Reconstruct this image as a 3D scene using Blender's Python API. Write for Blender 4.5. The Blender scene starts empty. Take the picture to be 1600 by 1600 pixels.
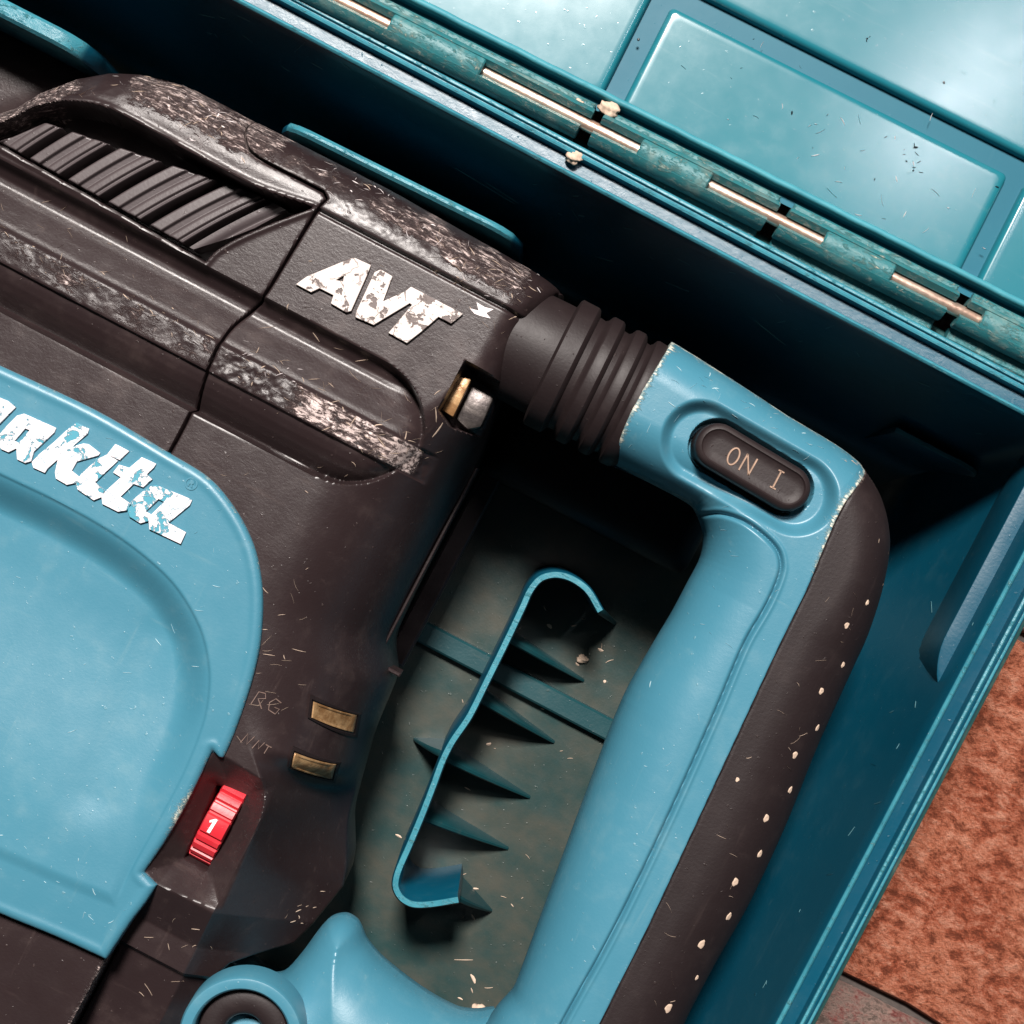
import bpy, bmesh, math, random
import numpy as np
from mathutils import Vector

random.seed(7)
RNG = np.random.default_rng(7)
C = bpy.context.scene.collection
SC = bpy.context.scene
K = 1 / 6000.0            # one working unit = 1/6 mm
H = 2400.0                # camera height above the case rim, working units
TH = math.radians(27.7)   # the case lies turned by this angle in the frame
CC, SS = math.cos(TH), math.sin(TH)

# ---------------------------------------------------------------- camera, light, exposure
cam = bpy.data.cameras.new('camera')
cam.sensor_width = 36
cam.lens = 36 * H / 1600
cam.clip_start = 0.01
cam.clip_end = 50
camo = bpy.data.objects.new('camera', cam)
C.objects.link(camo)
camo.location = (0, 0, H * K)
camo.rotation_euler = (0, 0, TH)
SC.camera = camo

W = bpy.data.worlds.new('World')
SC.world = W
W.use_nodes = True
W.node_tree.nodes['Background'].inputs[0].default_value = (0.80, 0.88, 1.0, 1)
W.node_tree.nodes['Background'].inputs[1].default_value = 0.013

SC.view_settings.view_transform = 'Standard'
SC.view_settings.look = 'None'
SC.view_settings.exposure = 0.0
SC.view_settings.gamma = 1.0


def img2w(ix, iy):
    """image-axis vector (right, up) -> world x, y"""
    return (ix * CC - iy * SS, ix * SS + iy * CC)


def area_lamp(name, ix, iy, z, sx, sy, power, col, target=(0, 0, -0.05)):
    l = bpy.data.lights.new(name, 'AREA')
    l.shape = 'RECTANGLE'
    l.size, l.size_y = sx, sy
    l.energy = power
    l.color = col
    o = bpy.data.objects.new(name, l)
    C.objects.link(o)
    x, y = img2w(ix, iy)
    o.location = (x, y, z)
    d = Vector(target) - Vector((x, y, z))
    o.rotation_euler = d.to_track_quat('-Z', 'Y').to_euler()
    return o


area_lamp('window_light', 0.06, 1.78, 2.95, 0.52, 0.52, 310, (1.0, 0.93, 0.88))
area_lamp('skylight', 0.50, 0.46, 1.25, 0.05, 0.22, 2.2, (1.0, 0.92, 0.95), (0.1, 0.1, 0))  # unseen lamp added to put the glare on the lid

# ---------------------------------------------------------------- small maths


def uv(p):
    x, y = p[0] - 800.0, p[1] - 800.0
    return (x * CC + y * SS, x * SS - y * CC)


def UVS(pts):
    return np.array([uv(p) for p in pts], float)


def ap(z):
    return (H - z) / H


def ss(a, b, x):
    t = np.clip((x - a) / (b - a), 0, 1)
    return t * t * (3 - 2 * t)


def ell(t):
    t = np.clip(t, 0, 1)
    return 1 - np.sqrt(np.maximum(0, 1 - t * t))


def curve(pts, n=5, closed=True):
    """Catmull-Rom through the points; a point given as (x, y, 1) is a corner."""
    P = [np.array(p[:2], float) for p in pts]
    F = [len(p) > 2 for p in pts]
    N = len(P)
    out = []
    rng = range(N) if closed else range(N - 1)
    for i in rng:
        p1, p2 = P[i], P[(i + 1) % N]
        p0 = P[i - 1] if (closed or i > 0) else p1
        p3 = P[(i + 2) % N] if (closed or i + 2 < N) else p2
        if F[i]:
            p0 = p1 - (p2 - p1) * 0.5
        if F[(i + 1) % N]:
            p3 = p2 + (p2 - p1) * 0.5
        L = np.linalg.norm(p2 - p1) + 1e-6
        # centripetal-like limiting of the tangents
        t1 = (p2 - p0)
        t2 = (p3 - p1)
        t1 = t1 / (np.linalg.norm(t1) + 1e-6) * L
        t2 = t2 / (np.linalg.norm(t2) + 1e-6) * L
        for k in range(n):
            t = k / n
            h00 = 2 * t**3 - 3 * t**2 + 1
            h10 = t**3 - 2 * t**2 + t
            h01 = -2 * t**3 + 3 * t**2
            h11 = t**3 - t**2
            out.append(h00 * p1 + h10 * t1 * 0.9 + h01 * p2 + h11 * t2 * 0.9)
    if not closed:
        out.append(P[-1])
    return np.array(out)


def seg_near(P, Q, X, Y, closed=True):
    """distance and nearest point from X, Y to the polyline"""
    best = np.full(X.shape, 1e18)
    nx, ny = np.zeros_like(X), np.zeros_like(Y)
    for a, b in zip(P, Q):
        d = b - a
        L = d @ d + 1e-12
        t = np.clip(((X - a[0]) * d[0] + (Y - a[1]) * d[1]) / L, 0, 1)
        qx, qy = a[0] + t * d[0], a[1] + t * d[1]
        dd = (X - qx)**2 + (Y - qy)**2
        m = dd < best
        best = np.where(m, dd, best)
        nx = np.where(m, qx, nx)
        ny = np.where(m, qy, ny)
    return np.sqrt(best), nx, ny


def line_dist(poly, X, Y):
    return seg_near(poly[:-1], poly[1:], X, Y)[0]


def poly_sd(poly, X, Y):
    """signed distance (inside positive) and nearest boundary point"""
    Q = np.roll(poly, -1, axis=0)
    d, nx, ny = seg_near(poly, Q, X, Y)
    ins = np.zeros(X.shape, bool)
    for a, b in zip(poly, Q):
        if a[1] == b[1]:
            continue
        cr = ((a[1] > Y) != (b[1] > Y)) & (X < (b[0] - a[0]) * (Y - a[1]) / (b[1] - a[1]) + a[0])
        ins ^= cr
    return np.where(ins, d, -d), nx, ny


def noise2(X, Y, scale, seed=0, octv=4):
    """cheap smooth value noise for geometry unevenness"""
    r = np.random.default_rng(seed)
    out = np.zeros(X.shape)
    amp = 1.0
    tot = 0
    for o in range(octv):
        G = r.random((64, 64))
        x, y = X / scale * 2**o, Y / scale * 2**o
        xi, yi = np.floor(x).astype(int), np.floor(y).astype(int)
        fx, fy = x - xi, y - yi
        fx, fy = fx * fx * (3 - 2 * fx), fy * fy * (3 - 2 * fy)
        g = lambda a, b: G[a % 64, b % 64]
        v = (g(xi, yi) * (1 - fx) + g(xi + 1, yi) * fx) * (1 - fy) + (g(xi, yi + 1) * (1 - fx) + g(xi + 1, yi + 1) * fx) * fy
        out += amp * v
        tot += amp
        amp *= 0.55
    return out / tot


# ---------------------------------------------------------------- object helpers

def wloc(o):
    l = Vector((0, 0, 0))
    while o is not None:
        l += o.location
        o = o.parent
    return l


def thing(name, label, cat, loc=(0, 0, 0), group=None):
    o = bpy.data.objects.new(name, None)
    C.objects.link(o)
    o.location = loc
    o['label'] = label
    o['category'] = cat
    if group:
        o['group'] = group
    return o


def put(name, me, mat, parent=None, label=None, kind=None):
    o = bpy.data.objects.new(name, me)
    C.objects.link(o)
    if mat:
        me.materials.append(mat)
    if parent is not None:
        o.parent = parent
    if label:
        o['label'] = label
    if kind:
        o['kind'] = kind
    return o


def mesh_np(name, verts, quads, tris=None, smooth=True, angle=38, attrs=None, origin=(0, 0, 0)):
    me = bpy.data.meshes.new(name)
    v = np.asarray(verts, np.float64) * K - np.array(origin)
    faces = [list(map(int, q)) for q in quads]
    if tris is not None:
        faces += [list(map(int, t)) for t in tris]
    me.from_pydata(v.tolist(), [], faces)
    if attrs:
        for k, a in attrs.items():
            at = me.attributes.new(k, 'FLOAT', 'POINT')
            at.data.foreach_set('value', np.asarray(a, np.float32))
    if smooth:
        me.polygons.foreach_set('use_smooth', [True] * len(me.polygons))
        me.set_sharp_from_angle(angle=math.radians(angle))
    me.update()
    return me


def field(name, poly, zf, mat, parent, res=2.5, zref=0.0, skirt=-300.0, wear=None, mirror=None, label=None, angle=38, sk_in=0.0):
    """A solid whose top is the height function zf over the outline poly (UV units at height zref);
    its sides drop to skirt, or its underside mirrors the top about z = mirror."""
    lo, hi = poly.min(0) - res, poly.max(0) + res
    nx, ny = int((hi[0] - lo[0]) / res) + 2, int((hi[1] - lo[1]) / res) + 2
    gx, gy = lo[0] + np.arange(nx) * res, lo[1] + np.arange(ny) * res
    X, Y = np.meshgrid(gx, gy, indexing='ij')
    sd, px, py = poly_sd(poly, X, Y)
    ins = sd > 0
    cell = ins[:-1, :-1] | ins[1:, :-1] | ins[1:, 1:] | ins[:-1, 1:]
    used = np.zeros(X.shape, bool)
    used[:-1, :-1] |= cell; used[1:, :-1] |= cell; used[1:, 1:] |= cell; used[:-1, 1:] |= cell
    out = used & ~ins
    X = np.where(out, px, X); Y = np.where(out, py, Y); sd = np.where(out, 0.0, sd)
    idx = np.full(X.shape, -1)
    n = int(used.sum())
    idx[used] = np.arange(n)
    U, V, D = X[used], Y[used], sd[used]
    Z = zf(U, V, D)
    i, j = np.nonzero(cell)
    q = np.stack([idx[i, j], idx[i + 1, j], idx[i + 1, j + 1], idx[i, j + 1]], 1)
    e = np.concatenate([q[:, [0, 1]], q[:, [1, 2]], q[:, [2, 3]], q[:, [3, 0]]])
    key = np.sort(e, 1)
    _, first, cnt = np.unique(key[:, 0].astype(np.int64) * (n + 1) + key[:, 1], return_index=True, return_counts=True)
    be = e[first[cnt == 1]]
    s = ap(zref)
    verts = np.stack([U * s, V * s, Z], 1)
    wr = wear(U, V, D) if wear else np.zeros(n)
    if mirror is not None:
        bot = verts.copy()
        bot[:, 2] = 2 * mirror - bot[:, 2]
        q2 = q[:, ::-1] + n
        sk = np.stack([be[:, 1], be[:, 0], be[:, 0] + n, be[:, 1] + n], 1)
        verts = np.concatenate([verts, bot]); q = np.concatenate([q, q2, sk]); wr = np.concatenate([wr, wr])
    else:
        bv = np.unique(be)
        m = np.full(n, -1); m[bv] = n + np.arange(len(bv))
        bot = verts[bv].copy(); bot[:, 2] = np.minimum(skirt, bot[:, 2] - 1)
        sk = np.stack([be[:, 1], be[:, 0], m[be[:, 0]], m[be[:, 1]]], 1)
        verts = np.concatenate([verts, bot]); q = np.concatenate([q, sk]); wr = np.concatenate([wr, np.zeros(len(bv))])
    me = mesh_np(name, verts, q, attrs={'wear': wr}, angle=angle, origin=wloc(parent) if parent else (0, 0, 0))
    return put(name, me, mat, parent, label)


class MB:
    """collects simple solids, builds them as one mesh"""

    def __init__(self):
        self.v, self.f = [], []

    def add(self, vs, fs):
        b = len(self.v)
        self.v += [tuple(p) for p in vs]
        self.f += [tuple(b + i for i in f) for f in fs]
        return self

    def box(self, x0, x1, y0, y1, z0, z1, b=0, top_in=0):
        """box with a chamfered top edge"""
        L = [(0, z0), (0, z1 - b), (b + top_in, z1)] if b else [(0, z0), (top_in, z1)]
        vs, fs = [], []
        for o, z in L:
            vs += [(x0 + o, y0 + o, z), (x1 - o, y0 + o, z), (x1 - o, y1 - o, z), (x0 + o, y1 - o, z)]
        n = len(L)
        for k in range(n - 1):
            for i in range(4):
                fs.append((k * 4 + i, k * 4 + (i + 1) % 4, k * 4 + 4 + (i + 1) % 4, k * 4 + 4 + i))
        fs += [(3, 2, 1, 0), tuple(range(n * 4 - 4, n * 4))]
        return self.add(vs, fs)

    def loft(self, loops, cap0=True, cap1=True, closed=True):
        n = len(loops[0])
        vs = [p for l in loops for p in l]
        fs = []
        for k in range(len(loops) - 1):
            for i in range(n if closed else n - 1):
                j = (i + 1) % n
                fs.append((k * n + i, k * n + j, k * n + n + j, k * n + n + i))
        if cap0:
            fs.append(tuple(range(n))[::-1])
        if cap1:
            fs.append(tuple(range((len(loops) - 1) * n, len(loops) * n)))
        return self.add(vs, fs)

    def build(self, name, mat, parent=None, bevel=0, seg=2, angle=38, label=None, kind=None, xf=None, worn_above=None, worn_val=1.0):
        vs = self.v if xf is None else [xf(*p) for p in self.v]
        me = bpy.data.meshes.new(name)
        o0 = wloc(parent) if parent else Vector((0, 0, 0))
        me.from_pydata([(x * K - o0.x, y * K - o0.y, z * K - o0.z) for x, y, z in vs], [], self.f)
        if worn_above is not None:
            at = me.attributes.new('wear', 'FLOAT', 'POINT')
            at.data.foreach_set('value', [worn_val if p[2] >= worn_above else 0.0 for p in self.v])
        bm = bmesh.new()
        bm.from_mesh(me)
        bmesh.ops.recalc_face_normals(bm, faces=bm.faces[:])
        if bevel:
            es = [e for e in bm.edges if len(e.link_faces) == 2 and e.calc_face_angle(0) > 0.6]
            bmesh.ops.bevel(bm, geom=es, offset=bevel * K, segments=seg, affect='EDGES', profile=0.5, clamp_overlap=True)
        bm.to_mesh(me)
        bm.free()
        me.polygons.foreach_set('use_smooth', [True] * len(me.polygons))
        me.set_sharp_from_angle(angle=math.radians(angle))
        return put(name, me, mat, parent, label, kind)


def flat_shape(name, outlines, z, thick, mat, parent, bevel=1.0, zref=0.0, label=None):
    """a raised flat shape (letter) from outlines in UV, holes by even-odd fill"""
    cu = bpy.data.curves.new(name, 'CURVE')
    cu.dimensions = '2D'
    cu.fill_mode = 'BOTH'
    s = ap(zref)
    o0 = wloc(parent)
    for ol in outlines:
        sp = cu.splines.new('POLY')
        sp.points.add(len(ol) - 1)
        sp.use_cyclic_u = True
        for p, q in zip(sp.points, ol):
            p.co = (q[0] * s * K - o0.x, q[1] * s * K - o0.y, 0, 1)
    cu.extrude = thick * K / 2
    cu.bevel_depth = bevel * K
    cu.bevel_resolution = 1
    t = bpy.data.objects.new('tmp', cu)
    C.objects.link(t)
    bpy.context.view_layer.update()
    me = bpy.data.meshes.new_from_object(t.evaluated_get(bpy.context.evaluated_depsgraph_get()))
    bpy.data.objects.remove(t)
    bpy.data.curves.remove(cu)
    for v in me.vertices:
        v.co.z += z * K - o0.z
    me.name = name
    me.materials.clear()
    return put(name, me, mat, parent, label)


# ---------------------------------------------------------------- materials

class N:
    def __init__(self, name):
        self.m = bpy.data.materials.new(name)
        self.m.use_nodes = True
        self.t = self.m.node_tree
        self.p = self.t.nodes['Principled BSDF']
        self.co = self.t.nodes.new('ShaderNodeTexCoord').outputs['Object']

    def put(self, node, **kw):
        n = self.t.nodes.new(node)
        for k, v in kw.items():
            setattr(n, k, v)
        return n

    def link(self, a, b):
        self.t.links.new(a, b)

    def inp(self, sock, v):
        if hasattr(v, 'links') or isinstance(v, bpy.types.NodeSocket):
            self.link(v, sock)
        else:
            sock.default_value = v

    def math(self, op, a, b=0.0, clamp=False):
        n = self.put('ShaderNodeMath', operation=op, use_clamp=clamp)
        self.inp(n.inputs[0], a)
        self.inp(n.inputs[1], b)
        return n.outputs[0]

    def noise(self, size, detail=5, rough=0.55, stretch=None, rot=0.0, dist=0.0, off=0.0):
        """size = feature size in working units"""
        n = self.put('ShaderNodeTexNoise')
        n.inputs['Scale'].default_value = 6000.0 / size
        n.inputs['Detail'].default_value = detail
        n.inputs['Roughness'].default_value = rough
        n.inputs['Distortion'].default_value = dist
        mp = self.put('ShaderNodeMapping')
        mp.inputs['Location'].default_value = (off, off * 0.7, off * 0.3)
        mp.inputs['Rotation'].default_value = (0, 0, rot)
        if stretch:
            mp.inputs['Scale'].default_value = stretch
        self.link(self.co, mp.inputs['Vector'])
        self.link(mp.outputs[0], n.inputs['Vector'])
        return n.outputs['Fac']

    def step(self, x, a, b):
        n = self.put('ShaderNodeMapRange', interpolation_type='SMOOTHSTEP')
        self.inp(n.inputs[0], x)
        n.inputs[1].default_value = a
        n.inputs[2].default_value = b
        return n.outputs[0]

    def attr(self, name):
        return self.put('ShaderNodeAttribute', attribute_name=name).outputs['Fac']

    def mix(self, f, a, b):
        n = self.put('ShaderNodeMix', data_type='RGBA')
        self.inp(n.inputs['Factor'], f)
        for s, v in ((n.inputs[6], a), (n.inputs[7], b)):
            if isinstance(v, tuple):
                s.default_value = (*v, 1) if len(v) == 3 else v
            else:
                self.link(v, s)
        return n.outputs[2]

    def bump(self, h, dist, strength=1.0, normal=None):
        n = self.put('ShaderNodeBump')
        n.inputs['Distance'].default_value = dist * K
        n.inputs['Strength'].default_value = strength
        self.link(h, n.inputs['Height'])
        if normal is not None:
            self.link(normal, n.inputs['Normal'])
        return n.outputs[0]

    def set(self, color=None, rough=None, normal=None, metal=None, spec=None):
        p = self.p
        if color is not None:
            if isinstance(color, tuple):
                p.inputs['Base Color'].default_value = (*color, 1)
            else:
                self.link(color, p.inputs['Base Color'])
        if rough is not None:
            self.inp(p.inputs['Roughness'], rough)
        if normal is not None:
            self.link(normal, p.inputs['Normal'])
        if metal is not None:
            self.inp(p.inputs['Metallic'], metal)
        if spec is not None:
            self.inp(p.inputs['Specular IOR Level'], spec)
        return self.m


def plastic(name, base, var, dust, rough=0.45, dust_amt=0.5, grain=0.25, wearcol=None, wear_rough=0.6, seed=0.0, spec=0.5, edge=None, relief=2.2, wavy=0.0, rvar=0.22):
    """moulded plastic: tone drift, fine grain, pale dust film and, where the mesh attribute asks, ground-in wear"""
    n = N(name)
    big = n.noise(220, 4, off=seed)
    mid = n.noise(42, 6, 0.6, off=seed + 1)
    fine = n.noise(5, 3, 0.6, off=seed + 2)
    streak = n.noise(26, 5, 0.65, stretch=(0.12, 1.0, 1.0), rot=0.15, off=seed + 3)
    streak2 = n.noise(22, 5, 0.65, stretch=(1.0, 0.10, 1.0), rot=-0.5, off=seed + 4)
    col = n.mix(big, base, var)
    d1 = n.step(n.math('ADD', n.math('MULTIPLY', mid, 0.6), n.math('MULTIPLY', big, 0.4)), 0.50, 0.78)
    d2 = n.step(n.math('MAXIMUM', streak, streak2), 0.60, 0.80)
    d3 = n.step(n.noise(9, 2, 0.5, off=seed + 6), 0.70, 0.76)
    film = n.math('MULTIPLY', n.math('ADD', n.math('MULTIPLY', d1, 0.55), n.math('ADD', n.math('MULTIPLY', d2, 0.55), n.math('MULTIPLY', d3, 0.6))), dust_amt, clamp=True)
    col = n.mix(film, col, dust)
    rg = n.math('ADD', n.math('MULTIPLY', mid, rvar), rough - rvar / 2)
    h = n.math('ADD', n.math('MULTIPLY', fine, grain), n.math('MULTIPLY', d3, 0.3))
    if wearcol:
        w = n.attr('wear')
        if edge:   # pale highlight painted into the colour of the worn edges
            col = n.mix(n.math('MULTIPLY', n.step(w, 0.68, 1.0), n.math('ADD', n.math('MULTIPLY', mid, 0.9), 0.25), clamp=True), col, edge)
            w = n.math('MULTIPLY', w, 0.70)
        coarse = n.noise(12, 8, 0.78, stretch=(0.55, 1.0, 1.0), rot=0.25, off=seed + 8, dist=0.9)
        crisp = n.noise(7, 6, 0.80, stretch=(0.30, 1.0, 1.0), rot=0.55, off=seed + 9, dist=0.5)
        mask = n.math('ADD', n.math('MULTIPLY', coarse, 0.55), n.math('MULTIPLY', crisp, 0.45))
        thr = n.math('SUBTRACT', 0.86, n.math('MULTIPLY', w, 0.44))
        m = n.step(n.math('SUBTRACT', mask, thr), -0.02, 0.10)
        pale = n.step(n.math('SUBTRACT', crisp, thr), 0.05, 0.15)
        wc = n.mix(pale, wearcol[0], wearcol[1])
        col = n.mix(m, col, wc)
        rg = n.math('ADD', rg, n.math('MULTIPLY', m, wear_rough - rough))
        h = n.math('ADD', h, n.math('MULTIPLY', m, 0.7))
        h = n.math('ADD', h, n.math('MULTIPLY', n.math('MULTIPLY', coarse, w), 0.7))
    nm = n.bump(h, relief, 0.8)
    if wavy:
        nm = n.bump(n.noise(120, 2, 0.5, off=seed + 11), wavy, 1.0, nm)
    return n.set(col, rg, nm, spec=spec)


M = {}
M['black'] = plastic('worn_black_plastic', (0.0155, 0.0096, 0.0102), (0.027, 0.0172, 0.0178), (0.20, 0.145, 0.13), 0.36, 0.22, 0.14,
                     ((0.095, 0.066, 0.063), (0.50, 0.41, 0.385)), 0.5, 0.1)
M['rubber'] = plastic('black_rubber', (0.0105, 0.0065, 0.007), (0.016, 0.010, 0.0105), (0.14, 0.100, 0.090), 0.54, 0.12, 0.16,
                      ((0.10, 0.07, 0.065), (0.45, 0.36, 0.30)), 0.7, 0.8, spec=0.32)
M['louvre'] = plastic('grey_black_louvre', (0.050, 0.040, 0.042), (0.065, 0.052, 0.054), (0.16, 0.125, 0.12), 0.38, 0.15, 0.1, None, 0.5, 1.4)
M['teal'] = plastic('teal_moulded_plastic', (0.034, 0.152, 0.218), (0.054, 0.192, 0.262), (0.26, 0.35, 0.34), 0.40, 0.26, 0.16,
                    ((0.16, 0.24, 0.24), (0.62, 0.60, 0.50)), 0.6, 2.1, relief=1.1)
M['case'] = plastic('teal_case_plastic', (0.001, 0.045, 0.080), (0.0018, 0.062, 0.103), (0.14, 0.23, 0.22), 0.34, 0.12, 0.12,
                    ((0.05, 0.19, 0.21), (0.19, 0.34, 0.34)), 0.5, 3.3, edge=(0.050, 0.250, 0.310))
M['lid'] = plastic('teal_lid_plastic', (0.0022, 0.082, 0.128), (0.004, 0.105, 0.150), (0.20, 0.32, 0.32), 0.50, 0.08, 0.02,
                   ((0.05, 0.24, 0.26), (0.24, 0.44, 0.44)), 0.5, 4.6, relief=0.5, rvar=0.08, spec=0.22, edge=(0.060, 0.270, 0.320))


def floor_dust(m):
    """khaki dust that has settled on the bottom of the tray"""
    t = m.node_tree
    p = t.nodes['Principled BSDF']
    src = p.inputs['Base Color'].links[0].from_socket
    geo = t.nodes.new('ShaderNodeNewGeometry')
    sep = t.nodes.new('ShaderNodeSeparateXYZ')
    t.links.new(geo.outputs['Position'], sep.inputs[0])
    nz = t.nodes.new('ShaderNodeSeparateXYZ')
    t.links.new(geo.outputs['Normal'], nz.inputs[0])

    def rng(sock, a, b):
        n = t.nodes.new('ShaderNodeMapRange')
        n.interpolation_type = 'SMOOTHSTEP'
        t.links.new(sock, n.inputs[0])
        n.inputs[1].default_value, n.inputs[2].default_value = a, b
        return n.outputs[0]

    def mul(a, b):
        n = t.nodes.new('ShaderNodeMath')
        n.operation = 'MULTIPLY'
        t.links.new(a, n.inputs[0])
        if isinstance(b, float):
            n.inputs[1].default_value = b
        else:
            t.links.new(b, n.inputs[1])
        return n.outputs[0]
    no = t.nodes.new('ShaderNodeTexNoise')
    no.inputs['Scale'].default_value = 6000 / 260
    no.inputs['Detail'].default_value = 5
    no.inputs['Roughness'].default_value = 0.62
    f = mul(mul(rng(sep.outputs['Z'], -0.095, -0.1005), rng(nz.outputs['Z'], 0.6, 0.95)), rng(no.outputs['Fac'], 0.0, 0.30))
    f = mul(f, 0.92)
    mx = t.nodes.new('ShaderNodeMix')
    mx.data_type = 'RGBA'
    t.links.new(f, mx.inputs['Factor'])
    t.links.new(src, mx.inputs[6])
    dm = t.nodes.new('ShaderNodeMix')
    dm.data_type = 'RGBA'
    t.links.new(rng(no.outputs['Fac'], 0.25, 0.80), dm.inputs['Factor'])
    dm.inputs[6].default_value = (0.012, 0.036, 0.033, 1)
    dm.inputs[7].default_value = (0.062, 0.056, 0.040, 1)
    t.links.new(dm.outputs[2], mx.inputs[7])
    t.links.new(mx.outputs[2], p.inputs['Base Color'])


floor_dust(M['case'])
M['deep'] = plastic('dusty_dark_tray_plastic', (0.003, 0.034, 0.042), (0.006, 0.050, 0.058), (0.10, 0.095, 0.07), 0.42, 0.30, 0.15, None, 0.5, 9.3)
M['hinge'] = plastic('grimy_hinge_plastic', (0.006, 0.105, 0.125), (0.030, 0.165, 0.175), (0.50, 0.46, 0.36), 0.45, 0.9, 0.3,
                     ((0.13, 0.22, 0.20), (0.50, 0.46, 0.37)), 0.65, 5.2)
M['flange'] = plastic('dirty_outer_flange', (0.010, 0.055, 0.058), (0.020, 0.078, 0.075), (0.24, 0.24, 0.17), 0.5, 0.7, 0.4, None, 0.6, 7.2)
M['panel'] = plastic('scuffed_lid_panel', (0.006, 0.122, 0.160), (0.018, 0.150, 0.185), (0.22, 0.30, 0.31), 0.20, 0.26, 0.03, None, 0.5, 8.1, relief=0.22, spec=0.6, rvar=0.07)
M['red'] = plastic('red_dial_plastic', (0.42, 0.012, 0.022), (0.54, 0.022, 0.034), (0.45, 0.20, 0.18), 0.40, 0.30, 0.1, None, 0.5, 6.0)


def metal(name, a, b, rough, seed=0.0, size=40, met=0.85):
    n = N(name)
    f = n.noise(size, 6, 0.6, stretch=(0.3, 1, 1), off=seed)
    g = n.noise(size * 0.25, 4, 0.6, off=seed + 1)
    col = n.mix(n.step(f, 0.35, 0.68), a, b)
    return n.set(col, n.math('ADD', n.math('MULTIPLY', g, 0.3), rough - 0.15), n.bump(g, 1.2, 0.5), metal=met)


M['pin'] = metal('coppery_steel_pin', (0.72, 0.46, 0.34), (0.85, 0.68, 0.56), 0.34, 1)
M['brass'] = metal('brass_contact', (0.26, 0.135, 0.055), (0.50, 0.31, 0.15), 0.34, 2, 20, 0.35)
M['steel'] = metal('dark_steel', (0.08, 0.07, 0.07), (0.16, 0.14, 0.13), 0.4, 3)


def foil(name, under, a, b, seed, thr):
    """raised lettering whose pale print is flaking off"""
    n = N(name)
    x = n.noise(34, 7, 0.68, off=seed, dist=0.8)
    y = n.noise(11, 5, 0.6, off=seed + 2)
    vor = n.put('ShaderNodeTexVoronoi', feature='DISTANCE_TO_EDGE')
    vor.inputs['Scale'].default_value = 6000 / 40
    mpn = n.put('ShaderNodeMix', data_type='RGBA', blend_type='ADD')
    nn = n.put('ShaderNodeTexNoise')
    nn.inputs['Scale'].default_value = 6000 / 18
    n.link(n.co, nn.inputs['Vector'])
    mpn.inputs['Factor'].default_value = 0.003
    n.link(n.co, mpn.inputs[6])
    n.link(nn.outputs['Color'], mpn.inputs[7])
    n.link(mpn.outputs[2], vor.inputs['Vector'])
    crack = n.math('MAXIMUM', n.step(vor.outputs['Distance'], 0.006, 0.02), n.step(n.noise(40, 3, off=seed + 5), 0.50, 0.54))
    m = n.math('MULTIPLY', n.step(n.math('ADD', n.math('MULTIPLY', x, 0.7), n.math('MULTIPLY', y, 0.3)), thr, thr + 0.04), n.math('ADD', n.math('MULTIPLY', crack, 0.6), 0.4))
    col = n.mix(m, under, n.mix(y, a, b))
    return n.set(col, 0.45, n.bump(m, 1.5, 0.8))


M['foil_teal'] = foil('flaking_silver_print', (0.05, 0.25, 0.33), (0.62, 0.60, 0.64), (0.84, 0.81, 0.83), 0.3, 0.425)
M['foil_black'] = foil('flaking_white_print', (0.10, 0.075, 0.07), (0.42, 0.36, 0.34), (0.72, 0.66, 0.62), 1.9, 0.42)


def plain(name, col, rough=0.6, size=8, amt=0.4):
    n = N(name)
    f = n.noise(size, 4, 0.6)
    return n.set(n.mix(f, tuple(c * (1 - amt) for c in col), tuple(min(1, c * (1 + amt)) for c in col)), rough, n.bump(f, 1.0, 0.6))


M['white'] = plain('white_print', (0.85, 0.82, 0.82), 0.5, 8, 0.1)
M['fibre'] = plain('pale_dust_fibre', (0.52, 0.40, 0.31), 0.8, 30, 0.5)
M['fibre_white'] = plain('pale_scuff', (0.72, 0.66, 0.66), 0.7, 30, 0.3)
M['fibre_blue'] = plain('pale_blue_scuff', (0.42, 0.58, 0.62), 0.6, 30, 0.3)
M['crumb'] = plain('dry_mortar_crumb', (0.50, 0.38, 0.29), 0.9, 6, 0.5)
M['engraved_dim'] = plain('dim_dust_in_marks', (0.13, 0.085, 0.07), 0.7, 10, 0.7)
M['scratch'] = plain('pale_teal_scratch', (0.10, 0.24, 0.27), 0.6, 20, 0.5)
M['grease'] = plain('dark_grease_spot', (0.012, 0.02, 0.024), 0.4, 10, 0.4)
M['engraved'] = plain('dust_in_engraving', (0.30, 0.20, 0.145), 0.8, 10, 0.5)


def stone(name, a, b, c_, seed):
    n = N(name)
    f = n.noise(150, 10, 0.72, off=seed, dist=0.5)
    g = n.noise(30, 10, 0.78, off=seed + 1, dist=0.15, stretch=(0.7, 1.0, 1.0))
    h = n.noise(7, 5, 0.75, off=seed + 2)
    col = n.mix(n.step(f, 0.38, 0.62), a, b)
    col = n.mix(n.step(g, 0.46, 0.66), col, c_)
    col = n.mix(n.math('MULTIPLY', n.step(g, 0.50, 0.40), 0.85), col, tuple(x * 0.40 for x in a))
    col = n.mix(n.math('MULTIPLY', n.step(h, 0.52, 0.66), 0.5), col, tuple(x * 0.30 for x in a))
    hh = n.math('ADD', n.math('MULTIPLY', g, 1.0), n.math('MULTIPLY', h, 0.6))
    return n.set(col, 0.6, n.bump(n.math('ADD', hh, n.math('MULTIPLY', f, 1.5)), 18, 1.0), spec=0.3)


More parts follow.
